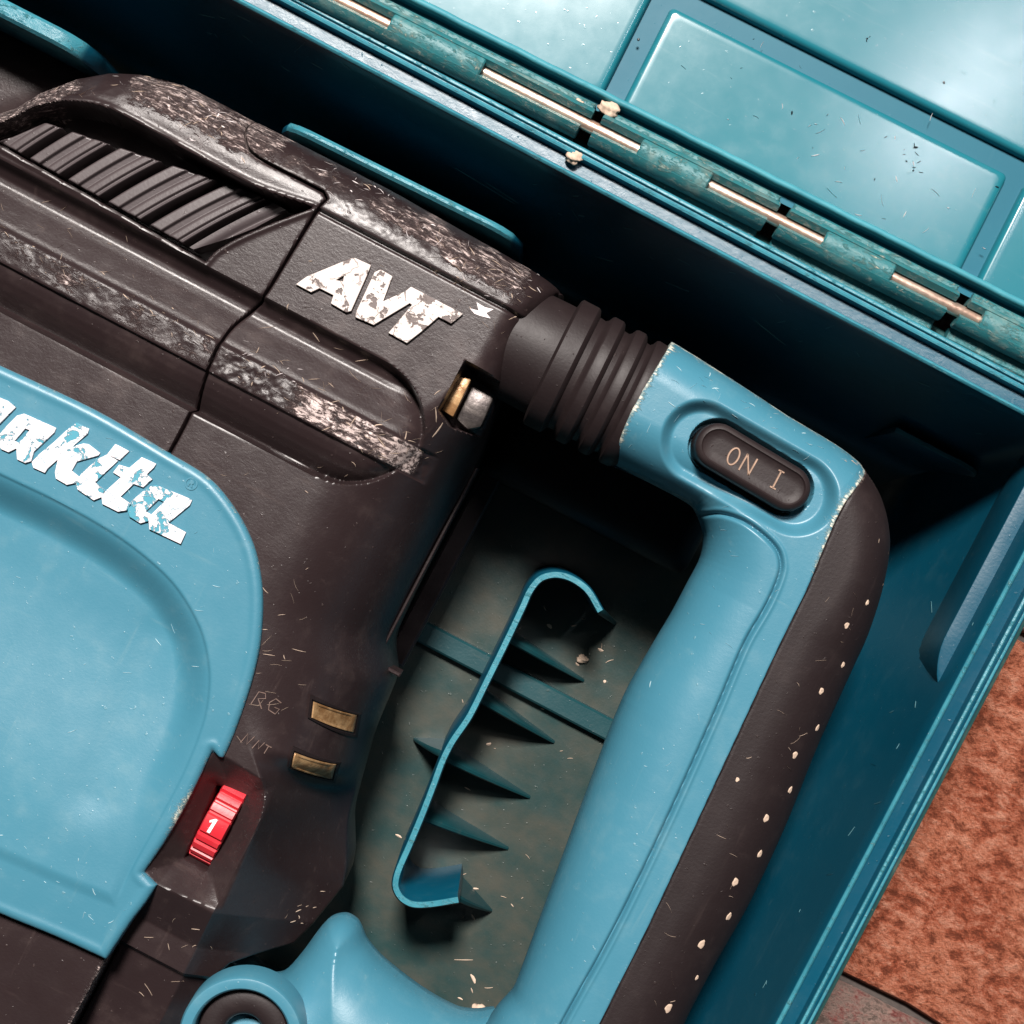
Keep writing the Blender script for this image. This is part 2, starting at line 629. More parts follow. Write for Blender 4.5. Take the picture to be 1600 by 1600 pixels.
M['terracotta'] = stone('terracotta_tile', (0.35, 0.078, 0.035), (0.49, 0.158, 0.085), (0.64, 0.29, 0.19), 0.2)
M['greytile'] = stone('greyish_pink_tile', (0.28, 0.20, 0.17), (0.36, 0.25, 0.21), (0.22, 0.05, 0.045), 1.7)
M['grout'] = plain('dark_grout', (0.055, 0.045, 0.04), 0.9, 12, 0.5)

exec_later = []

# ================================================================= THE SETTING: tiled floor
FZ = -645.0
fl = bpy.data.objects.new('floor', None)
C.objects.link(fl)
fl['kind'] = 'structure'
fl.location = (0, 0, FZ * K)
g = MB()
g.add([(-9000, -9000, FZ - 26), (9000, -9000, FZ - 26), (9000, 9000, FZ - 26), (-9000, 9000, FZ - 26)], [(0, 1, 2, 3)])
g.build('grout_bed', M['grout'], fl)
sF = ap(FZ)
TV0, TV1 = -405 * sF + 10, 197 * sF - 10   # the terracotta row in view
RH = TV1 - TV0 + 20
for r in range(-3, 4):
    v0 = TV0 + r * RH
    off = {0: 0, -1: -200, 1: -200}.get(r, 300)
    for k in range(-2, 3):
        u0 = -700 + off + k * 1560
        mat = M['terracotta'] if (r in (0, -2, 3)) else M['greytile']
        rnd = random.Random(r * 50 + k)
        mb = MB()
        x0, x1, y0, y1 = u0, u0 + 1540, v0, v0 + RH - 20
        # uneven outline
        pts = []
        for (ax, ay, bx, by) in ((x0, y0, x1, y0), (x1, y0, x1, y1), (x1, y1, x0, y1), (x0, y1, x0, y0)):
            for i in range(16):
                t = i / 16
                j = (rnd.uniform(-5, 5), rnd.uniform(-5, 5))
                pts.append((ax + (bx - ax) * t + j[0], ay + (by - ay) * t + j[1]))
        cx, cy = (x0 + x1) / 2, (y0 + y1) / 2
        L = []
        for o, z in ((0, FZ - 26), (0, FZ - 9), (5, FZ - 2), (12, FZ)):
            L.append([(p[0] + (o if p[0] < cx else -o) * (abs(p[0] - cx) > (x1 - x0) / 2 - 20), p[1] + (o if p[1] < cy else -o) * (abs(p[1] - cy) > (y1 - y0) / 2 - 20), z) for p in pts])
        mb.loft(L, False, True)
        mb.build('tile', mat, fl)

# ================================================================= THE CASE
case = thing('tool_case', 'open teal plastic carrying case with its lid laid back, standing on the tiled floor', 'tool case', (0, 0, FZ * K))
RX0, RX1, RY0, RY1 = -2350.0, 738.0, -1750.0, 507.0


def rrect(o, r, n=8):
    x0, x1, y0, y1 = RX0 - o, RX1 + o, RY0 - o, RY1 + o
    r = max(4, r + o)
    pts = []
    for cx, cy, a0 in ((x1 - r, y1 - r, 0), (x0 + r, y1 - r, 90), (x0 + r, y0 + r, 180), (x1 - r, y0 + r, 270)):
        for i in range(n + 1):
            a = math.radians(a0 + 90 * i / n)
            pts.append((cx + r * math.cos(a), cy + r * math.sin(a)))
    # subdivide the long sides so that wear and waviness have something to sit on
    out = []
    for i in range(len(pts)):
        p, q = pts[i], pts[(i + 1) % len(pts)]
        m = 40 if math.hypot(q[0] - p[0], q[1] - p[1]) > 300 else 1
        for k in range(m):
            out.append((p[0] + (q[0] - p[0]) * k / m, p[1] + (q[1] - p[1]) * k / m))
    return out


CF = -610.0   # inside floor of the tray
prof = [(-150, CF), (-120, CF), (-96, CF + 5), (-76, CF + 20), (-62, CF + 48), (-14, -120), (-5, -40), (-2, -6), (0, -1.5), (3, 0.5), (6, -1), (8, -6), (10, -15), (30, -16),
        (31.5, -7), (33, -1), (36, 0), (39, -2), (40, -7), (43, -8), (44, -3), (47, -2.5), (50, -5), (52, -12), (53, -60), (50, -90), (40, FZ + 1)]
loops = []
wear = []
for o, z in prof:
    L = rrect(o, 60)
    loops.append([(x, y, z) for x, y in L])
    top = 1.0 if -4 < z < 3 else (0.45 if -20 < z else 0.05)  # rim tops carry the painted edge highlight besides wear
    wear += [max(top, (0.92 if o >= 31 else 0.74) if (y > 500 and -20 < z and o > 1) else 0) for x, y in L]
n = len(loops[0])
vs = [p for l in loops for p in l]
fs = []
for k in range(len(loops) - 1):
    for i in range(n):
        j = (i + 1) % n
        fs.append((k * n + i, k * n + n + i, k * n + n + j, k * n + j)[::-1])
fs.append(tuple(range(n)))
fs.append(tuple(range((len(loops) - 1) * n, len(loops) * n))[::-1])
me = mesh_np('tray', vs, fs, attrs={'wear': wear}, origin=wloc(case), angle=50)
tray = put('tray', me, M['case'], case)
# lower outer flange, grey-green with ground-in dirt
loops = [[(x, y, z) for x, y in rrect(o, 60)] for o, z in ((54, -40), (58, -44), (66, -46), (70, -50), (70, -76), (66, -106), (58, FZ + 40), (44, FZ + 1), (42, FZ + 1), (51, -100))]
MB().loft(loops, False, False).build('outer_flange', M['flange'], case)

# --- moulded things inside the tray


def P3(px, py, z):
    u, v = uv((px, py))
    return (u * ap(z), v * ap(z), z)


def ribbon_wall(name, pts_px, ztop, zbot, width, mat, parent, n=6):
    """an upright strip following a path given where its top edge shows"""
    path = curve([(*uv(p),) for p in pts_px], n, closed=False) * ap(ztop)
    T = np.gradient(path, axis=0)
    T /= np.linalg.norm(T, axis=1)[:, None] + 1e-9
    Nn = np.stack([-T[:, 1], T[:, 0]], 1)
    prof = [(-0.5, zbot), (-0.5, ztop - 4), (-0.32, ztop), (0.32, ztop), (0.5, ztop - 4), (0.5, zbot)]
    loops = [[(p[0] + nn[0] * w * width, p[1] + nn[1] * w * width, z) for w, z in prof] for p, nn in zip(path, Nn)]
    return MB().loft(loops).build(name, mat, parent, worn_above=ztop - 1)  # top edge takes the painted highlight


ZB = -360.0
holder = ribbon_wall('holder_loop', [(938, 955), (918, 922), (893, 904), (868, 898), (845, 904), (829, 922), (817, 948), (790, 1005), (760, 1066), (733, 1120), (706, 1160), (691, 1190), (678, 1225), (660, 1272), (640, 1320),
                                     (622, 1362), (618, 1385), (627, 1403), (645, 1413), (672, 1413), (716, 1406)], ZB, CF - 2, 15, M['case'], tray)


def fin(p0, p1, ztop, zend=CF + 4, w=17, name='holder_fin'):
    a, b = P3(*p0, ztop), P3(*p1, CF)
    d = np.array([b[0] - a[0], b[1] - a[1]])
    L = np.linalg.norm(d)
    d /= L
    nn = np.array([-d[1], d[0]])
    loops = []
    for i in range(11):
        t = i / 10
        z = ztop + (zend - ztop) * (t**1.25)
        ww = w * (1 - 0.55 * t)
        c = np.array(a[:2]) + d * L * t
        loops.append([(c[0] + nn[0] * ww * k, c[1] + nn[1] * ww * k, zz) for k, zz in ((-0.5, CF - 2), (-0.42, z - 5), (-0.2, z), (0.2, z), (0.42, z - 5), (0.5, CF - 2))])
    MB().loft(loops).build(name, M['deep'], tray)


for a, b, zt in (((938, 955), (962, 975), CF + 150), ((798, 1000), (912, 1064), CF + 150), ((745, 1090), (866, 1160), CF + 150), ((689, 1182), (828, 1246), CF + 150),
                 ((655, 1275), (794, 1326), CF + 150), ((712, 1402), (768, 1424), CF + 150), ((693, 1180), (646, 1155), CF + 150)):
    fin(a, b, zt)
sC = ap(CF)
for v0, v1, hgt in ((-246, -212, 26),):
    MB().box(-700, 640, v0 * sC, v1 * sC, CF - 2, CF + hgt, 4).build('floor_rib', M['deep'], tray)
for (v0, v1, hgt) in ((-820, -800, 30),):
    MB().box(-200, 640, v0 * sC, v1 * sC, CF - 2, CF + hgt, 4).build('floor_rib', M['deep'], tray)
# upright ribs along the end wall
MB().box(640, 672, -1200, -355, CF - 2, -330, 5).build('wall_rib', M['case'], tray)
MB().box(560, 580, -1200, -560, CF - 2, -470, 4).build('wall_rib', M['case'], tray)


def tab(name, p0, p1, w, ztop, zbot, lean=0.0):
    """rounded retaining tab, its top edge running from p0 to p1 as it shows in the frame"""
    a, b = np.array(P3(*p0, ztop)[:2]), np.array(P3(*p1, ztop)[:2])
    d = b - a
    L = np.linalg.norm(d)
    d /= L
    nn = np.array([-d[1], d[0]])
    loops = []
    for i in range(25):
        t = i / 24 * L
        e = min(t, L - t)
        r = 60.0
        drop = 0 if e > r else r - math.sqrt(max(0, r * r - (r - e)**2))
        z = ztop - drop * 1.2
        c = a + d * t
        loops.append([(c[0] + nn[0] * k, c[1] + nn[1] * k, zz) for k, zz in ((-w, zbot), (-w, z - 6), (-w + 5, z), (w - 5, z), (w, z - 6), (w, zbot))])
    return MB().loft(loops).build(name, M['case'], tray, worn_above=ztop - 60)  # rounded top gets a highlight painted into its colour


tab('retaining_tab', (432, 184), (815, 374), 7, -120, CF)
tab('retaining_tab', (-270, -128), (138, 80), 14, -30, CF)


ribbon_wall('wall_step', [(1400, 671), (1475, 710), (1512, 729), (1526, 741), (1528, 757), (1513, 787), (1397, 1004), (1240, 1300), (1082, 1600), (1000, 1756)], -335, CF - 2, 12, M['case'], tray)
# swelling of the end wall below the rim (the carrying-handle boss)
def boss():
    loops = []
    for i in range(31):
        v = (72 + i * 14.0)
        t = min(1.0, i / 5.5)
        w = 4 + 26 * math.sin(t * math.pi / 2)**0.8
        loops.append([(742, v, -58), (735, v, -58.5), (737 - w + 2, v, -59), (737 - w, v, -60), (737 - w - 0.8, v, -64), (737 - w + 1, v, -160), (718, v, -216)])
    MB().loft(loops).build('handle_boss', M['case'], tray)


boss()

# --- hinge and lid; they sit about one degree askew to the tray
HR = math.radians(1.1)
HV = 595.0


def hx(u, v, z):
    return (u * math.cos(HR) - v * math.sin(HR), HV + u * math.sin(HR) + v * math.cos(HR), z)


HZ = -6.0


def pipe_arc(u0, u1, r0, r1, a0, a1, n=14):
    loops = []
    for u in (u0, u0 + 2, u1 - 2, u1):
        e = 1.5 if u in (u0, u1) else 0
        L = []
        for i in range(n + 1):
            a = math.radians(a0 + (a1 - a0) * i / n)
            L.append((u, (r1 - e) * math.cos(a), HZ + (r1 - e) * math.sin(a)))
        for i in range(n, -1, -1):
            a = math.radians(a0 + (a1 - a0) * i / n)
            L.append((u, r0 * math.cos(a), HZ + r0 * math.sin(a)))
        loops.append(L)
    return MB().loft(loops)


full = [(-1180, -1010), (-860, -650), (-521, -361), (-88, 33), (232, 352), (507, 780)]
for a, b in full:
    loops = []
    for u, r in ((a, 23), (a + 2.5, 25.5), (b - 2.5, 25.5), (b, 23)):
        loops.append([(u, r * math.cos(t * math.pi / 12), HZ + r * math.sin(t * math.pi / 12)) for t in range(24)])
    MB().loft(loops).build('hinge_knuckle', M['hinge'], case, xf=hx, worn_above=-60, worn_val=0.76)
low = [(-1400, -700), (-680, -186), (-164, 139), (160, 452), (474, 800)]
for a, b in low:
    mb = pipe_arc(a, b, 14, 28, 118, 275)
    mb.box(a + 3, b - 3, -46, -24, -70, -17, 3)
    mb.build('hinge_leaf', M['hinge'], case, xf=hx, worn_above=-60, worn_val=0.76)
upp = [(-1400, -720), (-700, -176), (-160, 148), (166, 460), (480, 800)]
for a, b in upp:
    mb = pipe_arc(a, b, 14, 27, -90, 52)
    mb.box(a + 3, b - 3, 22, 36, -70, -4, 3)
    mb.build('hinge_leaf', M['hinge'], case, xf=hx, worn_above=-60, worn_val=0.76)
MB().loft([[(u, r * math.cos(t * math.pi / 8), HZ + r * math.sin(t * math.pi / 8)) for t in range(16)] for u, r in ((-1420, 9), (-1416, 10.5), (810, 10.5), (815, 9))]).build('hinge_pin', M['pin'], case, xf=hx)
# pale mortar lumps stuck in the hinge gaps


def lump(px, py, z, r, seed, mat, parent, name='mortar_lump', flat=0.6):
    bm = bmesh.new()
    bmesh.ops.create_icosphere(bm, subdivisions=3, radius=1)
    rn = random.Random(seed)
    ph = [rn.uniform(0, 6) for _ in range(9)]
    c = P3(px, py, z)
    o0 = wloc(parent)
    for v in bm.verts:
        x, y, zz = v.co
        k = 1 + 0.25 * math.sin(3 * x + ph[0]) * math.sin(3 * y + ph[1]) + 0.18 * math.sin(6 * y + ph[2] + 4 * zz) + 0.10 * math.sin(11 * x + ph[3] + 9 * y)
        v.co = Vector(((c[0] + x * k * r) * K, (c[1] + y * k * r * 0.8) * K, (c[2] + zz * k * r * flat) * K)) - o0
    me = bpy.data.meshes.new(name)
    bm.to_mesh(me)
    bm.free()
    me.polygons.foreach_set('use_smooth', [True] * len(me.polygons))
    return put(name, me, mat, parent)


lump(952, 170, -4, 15, 1, M['crumb'], case)
lump(897, 246, -4, 13, 2, M['crumb'], case)
lump(905, 160, -2, 7, 5, M['crumb'], case)

LZ = -165.0
lid = None
lo_ = [(30, -20), (46, -24), (48, -8), (50, -1), (53, 1), (57, 0), (60, -4), (63, -20), (72, LZ + 16), (84, LZ + 2), (110, LZ)]
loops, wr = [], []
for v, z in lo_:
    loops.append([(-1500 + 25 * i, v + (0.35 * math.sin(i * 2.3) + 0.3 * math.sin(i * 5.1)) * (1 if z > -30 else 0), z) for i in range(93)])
    wr += [1.0 if z > -9 else 0.2] * 93  # lip of the lid takes the painted edge highlight too
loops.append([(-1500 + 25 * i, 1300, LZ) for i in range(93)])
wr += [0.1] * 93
vs = [hx(*p) for l in loops for p in l]
fs = []
for k in range(len(loops) - 1):
    for i in range(92):
        fs.append((k * 93 + i, k * 93 + i + 1, k * 93 + 94 + i, k * 93 + 93 + i))
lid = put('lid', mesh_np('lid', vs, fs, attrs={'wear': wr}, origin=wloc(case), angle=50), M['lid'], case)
# the lid's other walls
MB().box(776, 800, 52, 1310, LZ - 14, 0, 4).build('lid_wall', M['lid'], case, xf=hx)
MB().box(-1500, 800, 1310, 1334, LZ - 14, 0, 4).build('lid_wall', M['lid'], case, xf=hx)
sL = ap(LZ + 18)


def panel(u0, u1, v0, v1):
    """raised panel of the lid; corners given where they show, v measured from the pin line"""
    a, b = u0 * sL, u1 * sL
    cv, d = (v0 + HV) * sL - HV, (v1 + HV) * sL - HV
    
    prf = [(0, LZ - 1), (1, LZ + 8), (4, LZ + 15), (8, LZ + 16.6), (12, LZ + 17), (18, LZ + 17)]
    # rounded frame loops then a gently wavy top
    loops = []
    for o, z in prf:
        r = 9 + o * 0.2
        pts = []
        for cx, cy, a0 in ((b - o - r, d - o - r, 0), (a + o + r, d - o - r, 90), (a + o + r, cv + o + r, 180), (b - o - r, cv + o + r, 270)):
            for i in range(7):
                t = math.radians(a0 + 15 * i)
                pts.append((cx + r * math.cos(t), cy + r * math.sin(t), z))
        loops.append(pts)
    MB().loft(loops, False, True).build('lid_panel', M['panel'], lid, xf=hx, angle=60)


panel(-143, 449, 42, 226)
panel(478, 745, 42, 226)
panel(-143, 745, 260, 700)
panel(-760, -176, 42, 700)

# ================================================================= THE HAMMER
ham = thing('rotary_hammer', 'worn black and teal power hammer with D-shaped handle lying in the open case', 'power hammer', (0, 0, -480 * K))

TOPL = UVS([(-120, 185), (0, 142), (40, 118), (100, 95), (150, 86), (200, 88), (270, 106), (330, 135), (387, 166), (480, 213), (600, 274), (760, 364), (830, 404), (888, 438)])
UE_V = [-1100, -690, -612, -470, -352, -334, -300, -200, 60, 140, 270, 356]
UE_U = [60, 40, -5, -36, -46, -62, -84, -88, -92, -104, -118, -98]
US_V = [-1100, -560, -500, -330, -60, 20, 140, 400]
US_U = [-120, -124, -225, -300, -290, -240, -165, -160]
DD_V = [-1100, -860, -560, -330, -60, 60, 140, 400]
DD_D = [160, 200, 330, 330, 300, 250, 80, 60]
_vg = np.arange(-1300.0, 480.0, 4.0)


def smooth_tab(v, x, sig):
    y = np.interp(_vg, v, x)
    k = np.exp(-0.5 * (np.arange(-60, 61) * 4.0 / sig)**2)
    y = np.convolve(np.pad(y, 60, mode='edge'), k / k.sum(), 'valid')
    return lambda V: np.interp(V, _vg, y)


F_UE, F_US, F_DD = smooth_tab(UE_V, UE_U, 14), smooth_tab(US_V, US_U, 34), smooth_tab(DD_V, DD_D, 34)
PILL = curve([(-1300, -95, 1), (-330, -95), (-262, -88), (-215, -60), (-184, -15), (-175, 15), (-180, 50), (-205, 85), (-240, 108), (-290, 118), (-1300, 118, 1)], 6)
FUN = UVS([(334, 1174), (348, 1180), (431, 1231), (344, 1424), (246, 1383), (226, 1362)])
WIN = UVS([(338, 1226), (384, 1243), (323, 1361), (288, 1340)]) * ap(-46)
NOTCH = curve([(*uv(p), 1) for p in ((727, 562), (752, 575), (800, 600), (770, 690), (700, 668), (683, 640))], 2)
VENT = curve([(*uv(p),) for p in ((-120, 232), (-60, 207), (0, 186), (40, 165), (88, 156), (140, 161), (182, 175), (280, 228), (395, 290))] + [(*uv((492, 324)), 1)] +
             [(*uv(p),) for p in ((430, 347), (372, 372), (338, 392))] + [(*uv((321, 410)), 1), (*uv((0, 227)), 1), (*uv((-120, 165)), 1)], 5)
VENT = curve([(*uv((-120, 162)), 1)] + [(*uv(p),) for p in ((-80, 205), (-40, 200))] + [(*uv(p),) for p in ((0, 186), (40, 165), (88, 156), (140, 161), (182, 175), (280, 228), (395, 290))] +
             [(*uv((492, 324)), 1)] + [(*uv(p),) for p in ((430, 347), (372, 372), (338, 392))] + [(*uv((321, 410)), 1), (*uv((0, 227)), 1)], 5)


def pill_profile(V):
    x = [-96, -92, -86, -74, -62, -48, -36, -28, -26, -23, 18, 21, 25, 34, 56, 72, 84, 94, 106, 114, 120]
    z = [-44, -43, -38, -25, -14, -5, -0, 2, 9, 10, 10, 8, 2, -2, -15, -25, -31, -31, -22, -12, -6]
    return np.interp(V, x, z)


def zbody(U, V):
    z = np.zeros(U.shape)
    td = line_dist(TOPL, U, V)
    z -= 125 * ell(1 - td / 88.0)
    us, ue, dd = F_US(V), F_UE(V), F_DD(V)
    tt = np.clip((U - us) / (ue - us), 0, 1)
    flat_ = ss(-500, -570, V)
    z -= dd * (ell(tt) * (1 - flat_) + flat_ * 0.95 * tt)
    low = np.interp(V, [-1300, -905, -893, -846, -772], [-170, -66, -44, -42, 0])
    z += low * ss(-640, -520, U + 0.0 * V)
    # bulge in its recessed pill
    sd, _, _ = poly_sd(PILL, U, V)
    pz = pill_profile(V) - 20 * ell(1 - sd / 30.0) * ss(-330, -250, U)
    z = np.where(sd > 0, z + pz * ss(0, 7, sd), z)
    return z


def zhouse(U, V, D, edge=4.0):
    z = zbody(U, V)
    z = z - edge * ell(1 - D / edge)
    return z


def zrear(U, V, D):
    z = zhouse(U, V, D)
    # raised, battered upper edge band above a fine step
    z += 6 * ss(277, 282, V) * (V < 400) - 5 * np.exp(-((V - 276) / 2.6)**2)
    z += (noise2(U, V, 26, 3, 4) - 0.5) * 7 * ss(283, 300, V)
    rib = ss(-27, -24, V) * ss(24, 20, V) * ss(-140, -165, U)
    z += (noise2(U, V, 17, 5, 4) - 0.5) * 7 * rib - 16 * ss(-215, -150, U) * rib * noise2(U, V, 30, 6, 3)
    # dial funnel
    sd, _, _ = poly_sd(FUN, U, V)
    sw, _, _ = poly_sd(WIN, U, V)
    t = np.clip(sd / (sd + np.maximum(-sw, 0) + 1e-6), 0, 1)
    z = np.where(sd > 0, z * (1 - t) + (-46) * t, z)
    z = np.where(sw > 0, -46 - 90 * ss(0, 4, sw), z)
    sn, _, _ = poly_sd(NOTCH, U, V)
    z = np.where(sn > 0, np.minimum(z, z * 0.4 - 75 * ss(0, 7, sn)), z)
    # lettering side flange
    return z


def zfront(U, V, D):
    z = zhouse(U, V, D)
    rib = ss(-27, -24, V) * ss(24, 20, V)
    z += (noise2(U, V, 22, 9, 4) - 0.5) * 5 * rib
    z += (noise2(U, V, 34, 4, 4) - 0.5) * 7 * ss(80, 50, line_dist(TOPL, U, V))
    sd, _, _ = poly_sd(VENT, U, V)
    z += 3 * np.exp(-((sd + 4) / 4)**2)
    deep = -30 - 34 * ss(-380, -268, U + 0.0 * V - 0.0) 
    z = np.where(sd > 0, z * (1 - ss(0, 6, sd)) + (-92) * ss(0, 6, sd), z)
    return z


def wear_body(U, V, D):
    td = line_dist(TOPL, U, V)
    w = ss(108, 60, td) * np.clip(0.42 + 0.55 * ss(0.40, 0.62, noise2(U, V, 110, 21, 4)), 0, 0.9)
    for hx_, hy_, hr_, ha_ in ((330, 180, 55, 1.1), (300, 210, 40, 0.95), (800, 440, 60, 1.15), (740, 420, 50, 1.0), (560, 285, 50, 0.9), (240, 125, 45, 0.85), (660, 360, 60, 0.85)):
        h0 = uv((hx_, hy_))
        w = np.maximum(w, 0.78 * ha_ * np.exp(-((U - h0[0])**2 + (V - h0[1])**2) / hr_**2) * ss(112, 90, td))
    w = np.maximum(w, (0.74 + 0.24 * ss(-420, -340, U) + 0.35 * (noise2(U, V, 60, 77, 3) - 0.5)) * ss(-28, -22, V) * ss(25, 19, V) * ss(-150, -176, U))
    w = np.maximum(w, 0.55 * np.exp(-(D / 7)**2))
    w = np.maximum(w, 0.42 * ss(26, 60, V) * ss(110, 60, V) * ss(-600, -300, U))
    w = np.maximum(w, 0.45 * np.exp(-(((U + 150) / 60)**2 + ((V - 190) / 90)**2)))
    fs_, _, _ = poly_sd(FUN, U, V)
    w = np.maximum(w, 0.62 * ss(-3, 4, fs_) * ss(-205, -150, U + 0.3 * (V + 660)))
    w = np.maximum(w, 0.28 + 0.25 * (noise2(U, V, 150, 31, 3) - 0.5))
    return np.clip(w, 0, 1.2)


SEAM = [(387, 166), (380, 190), (380, 208), (390, 234), (420, 255), (465, 278), (505, 299, 1), (511, 311, 1), (497, 326), (450, 402), (410, 465), (386, 484), (362, 508), (344, 538), (322, 588), (300, 640), (280, 680), (265, 707)]


def uvf(pts):
    return [(*uv(p[:2]), *p[2:]) for p in pts]


seam_c = curve(uvf([(*SEAM[0], 1)] + SEAM[1:-1] + [(*SEAM[-1], 1)]), 5, closed=False)
Tn = np.gradient(seam_c, axis=0)
Tn /= np.linalg.norm(Tn, axis=1)[:, None]
seamN = np.stack([-Tn[:, 1], Tn[:, 0]], 1)   # towards the rear housing
rear_out = np.array(list(zip(F_UE(np.linspace(350, -690, 110)), np.linspace(350, -690, 110))))
rear_poly = np.concatenate([
    (seam_c + seamN * 1.8)[::-1],
    curve(uvf([(387, 166, 1), (480, 213), (600, 274), (760, 364), (830, 404), (888, 438, 1)]), 6, closed=False)[1:],
    rear_out,
    UVS([(508, 1447), (496, 1461), (463, 1498), (432, 1528), (400, 1530), (340, 1537), (300, 1568), (272, 1640), (250, 1750), (30, 1750), (112, 1600), (168, 1499), (150, 1480), (190, 1420), (205, 1350),
         (318, 1165), (385, 1050), (392, 930), (372, 850), (315, 765), (256, 716)])])
rear = field('rear_housing', rear_poly, zrear, M['black'], ham, 2.0, 0, -420, wear_body)
front_poly = np.concatenate([
    (seam_c - seamN * 1.8),
    UVS([(252, 716), (140, 664), (0, 596), (-120, 535), (-120, 185)]),
    curve(uvf([(-120, 185, 1), (0, 142), (40, 118), (100, 95), (150, 86), (200, 88), (270, 106), (330, 135), (387, 166, 1)]), 6, closed=False)[1:-1]])
front = field('front_housing', front_poly, zfront, M['black'], ham, 2.5, 0, -420, wear_body)

# lower flank of the front housing, seen past its shoulder
flank = curve(uvf([(-120, -40, 1), (0, 15), (60, 40), (130, 78), (175, 100, 1), (150, 150, 1), (-120, 250, 1)]), 5)
field('front_flank', flank, lambda U, V, D: -170 - 70 * ell(1 - D / 70), M['black'], ham, 5, -120, -400, lambda U, V, D: 0.30 * np.ones(U.shape))
# lower left housing
lowl = curve(uvf([(-120, 1370, 1), (0, 1424, 1), (163, 1500, 1), (108, 1600, 1), (25, 1750, 1), (-120, 1750, 1)]), 2)
field('lower_housing', lowl, lambda U, V, D: -16 - 5 * ell(1 - D / 5) - 0.05 * np.maximum(0, -880 - V) + 2 * (noise2(U, V, 200, 8, 2) - .5), M['black'], ham, 4, 0, -400,
      lambda U, V, D: 0.75 * np.exp(-(D / 9)**2) + 0.22)

# nose of the tool, just outside the frame
MB().loft([[(u, v, z) for u, v in UVS([(-132, 190), (-132, 1740), (-900, 1360), (-900, -140)])] for z in (-420, -9)]).build('nose_housing', M['black'], ham, bevel=8)

# --- vent louvres: curved slats, each its own piece
TOPS = [(7, 117), (77, 148), (147, 178), (217, 206), (287, 240), (357, 277), (424, 312)]
BOTS = [(-96, 180), (-32, 213), (32, 246), (95, 276), (158, 310), (222, 347), (288, 384)]
INNER = UVS([(-2, 221), (75, 187), (140, 176), (185, 187), (280, 238), (400, 302), (480, 329), (430, 346), (340, 391), (323, 401)])


def slat_lines(i, n=26, a0=-0.25, a1=1.3):
    a, b = np.array(uv(BOTS[i])), np.array(uv(TOPS[i]))
    m = (a + b) / 2
    d = b - a
    nn = np.array([-d[1], d[0]]) / np.linalg.norm(d)
    m = m + nn * 6
    t = np.linspace(a0, a1, n)[:, None]
    return (1 - t)**2 * a + 2 * t * (1 - t) * m + t * t * b


def clip_poly(sub, cl):
    ar = np.sum(cl[:, 0] * np.roll(cl[:, 1], -1) - np.roll(cl[:, 0], -1) * cl[:, 1])
    if ar < 0:
        cl = cl[::-1]
    out = [tuple(p) for p in sub]
    for a, b in zip(cl, np.roll(cl, -1, axis=0)):
        src, out = out, []
        f = lambda p: (b[0] - a[0]) * (p[1] - a[1]) - (b[1] - a[1]) * (p[0] - a[0])
        for k in range(len(src)):
            p, q = src[k - 1], src[k]
            fp, fq = f(p), f(q)
            if (fp >= 0) != (fq >= 0):
                t = fp / (fp - fq)
                out.append((p[0] + (q[0] - p[0]) * t, p[1] + (q[1] - p[1]) * t))
            if fq >= 0:
                out.append(q)
        if len(out) < 3:
            return None
    return np.array(out)


LF = [0.00, 0.09, 0.12, 0.15, 0.18, 0.40, 0.44, 0.58, 0.62, 0.66, 0.79, 0.81, 0.86, 0.88, 0.97, 1.0]
LH = [-62., -58, -52, -41, -39, -38, -44, -45, -40, -39, -38, -42, -42, -40, -41, -52]
for i in range(len(TOPS) - 1):
    A, B = slat_lines(i), slat_lines(i + 1)
    sh = (B - A)
    poly = clip_poly(np.concatenate([A + sh * 0.09, (A + sh * 0.93)[::-1]]), INNER)
    if poly is None or len(poly) < 4:
        continue

    def zslat(U, V, D, A=A, B=B):
        da, db = line_dist(A, U, V), line_dist(B, U, V)
        return np.interp(da / (da + db + 1e-6), LF, LH) - 5 * ell(1 - D / 2.5)

    field('louvre', poly, zslat, M['louvre'], front, 1.1, -40, -92, angle=60)
# smooth scoop behind the last louvre
la = slat_lines(6)
lb = la + np.array([200.0, 0])
scoop = clip_poly(np.concatenate([la + np.array([7.0, 0]), lb[::-1]]), INNER)


def zscoop(U, V, D):
    d = line_dist(la, U, V)
    return -41 + 8 * ss(20, 36, d) - 6 * np.exp(-((d - 24) / 6)**2) - 40 * ss(40, 100, d)


field('vent_scoop', scoop, zscoop, M['louvre'], front, 1.6, -40, -92)

# --- teal side cover
COV = curve(uvf([(-140, 505, 1), (0, 571), (150, 641), (265, 708), (330, 749), (374, 804), (400, 860), (411, 925), (408, 1000), (395, 1062), (372, 1132), (350, 1183), (343, 1183, 1), (333, 1172, 1), (296, 1248), (260, 1312), (226, 1362, 1),
                 (246, 1382, 1), (228, 1410), (205, 1440), (167, 1498, 1), (90, 1463), (0, 1426), (-140, 1363, 1)]), 5)
REC = curve(uvf([(-200, 640, 1), (0, 738), (100, 786), (195, 842), (272, 908), (316, 980), (331, 1050), (324, 1120), (292, 1205), (250, 1285), (214, 1350), (183, 1414, 1), (90, 1377), (0, 1338), (-200, 1255, 1)]), 5)


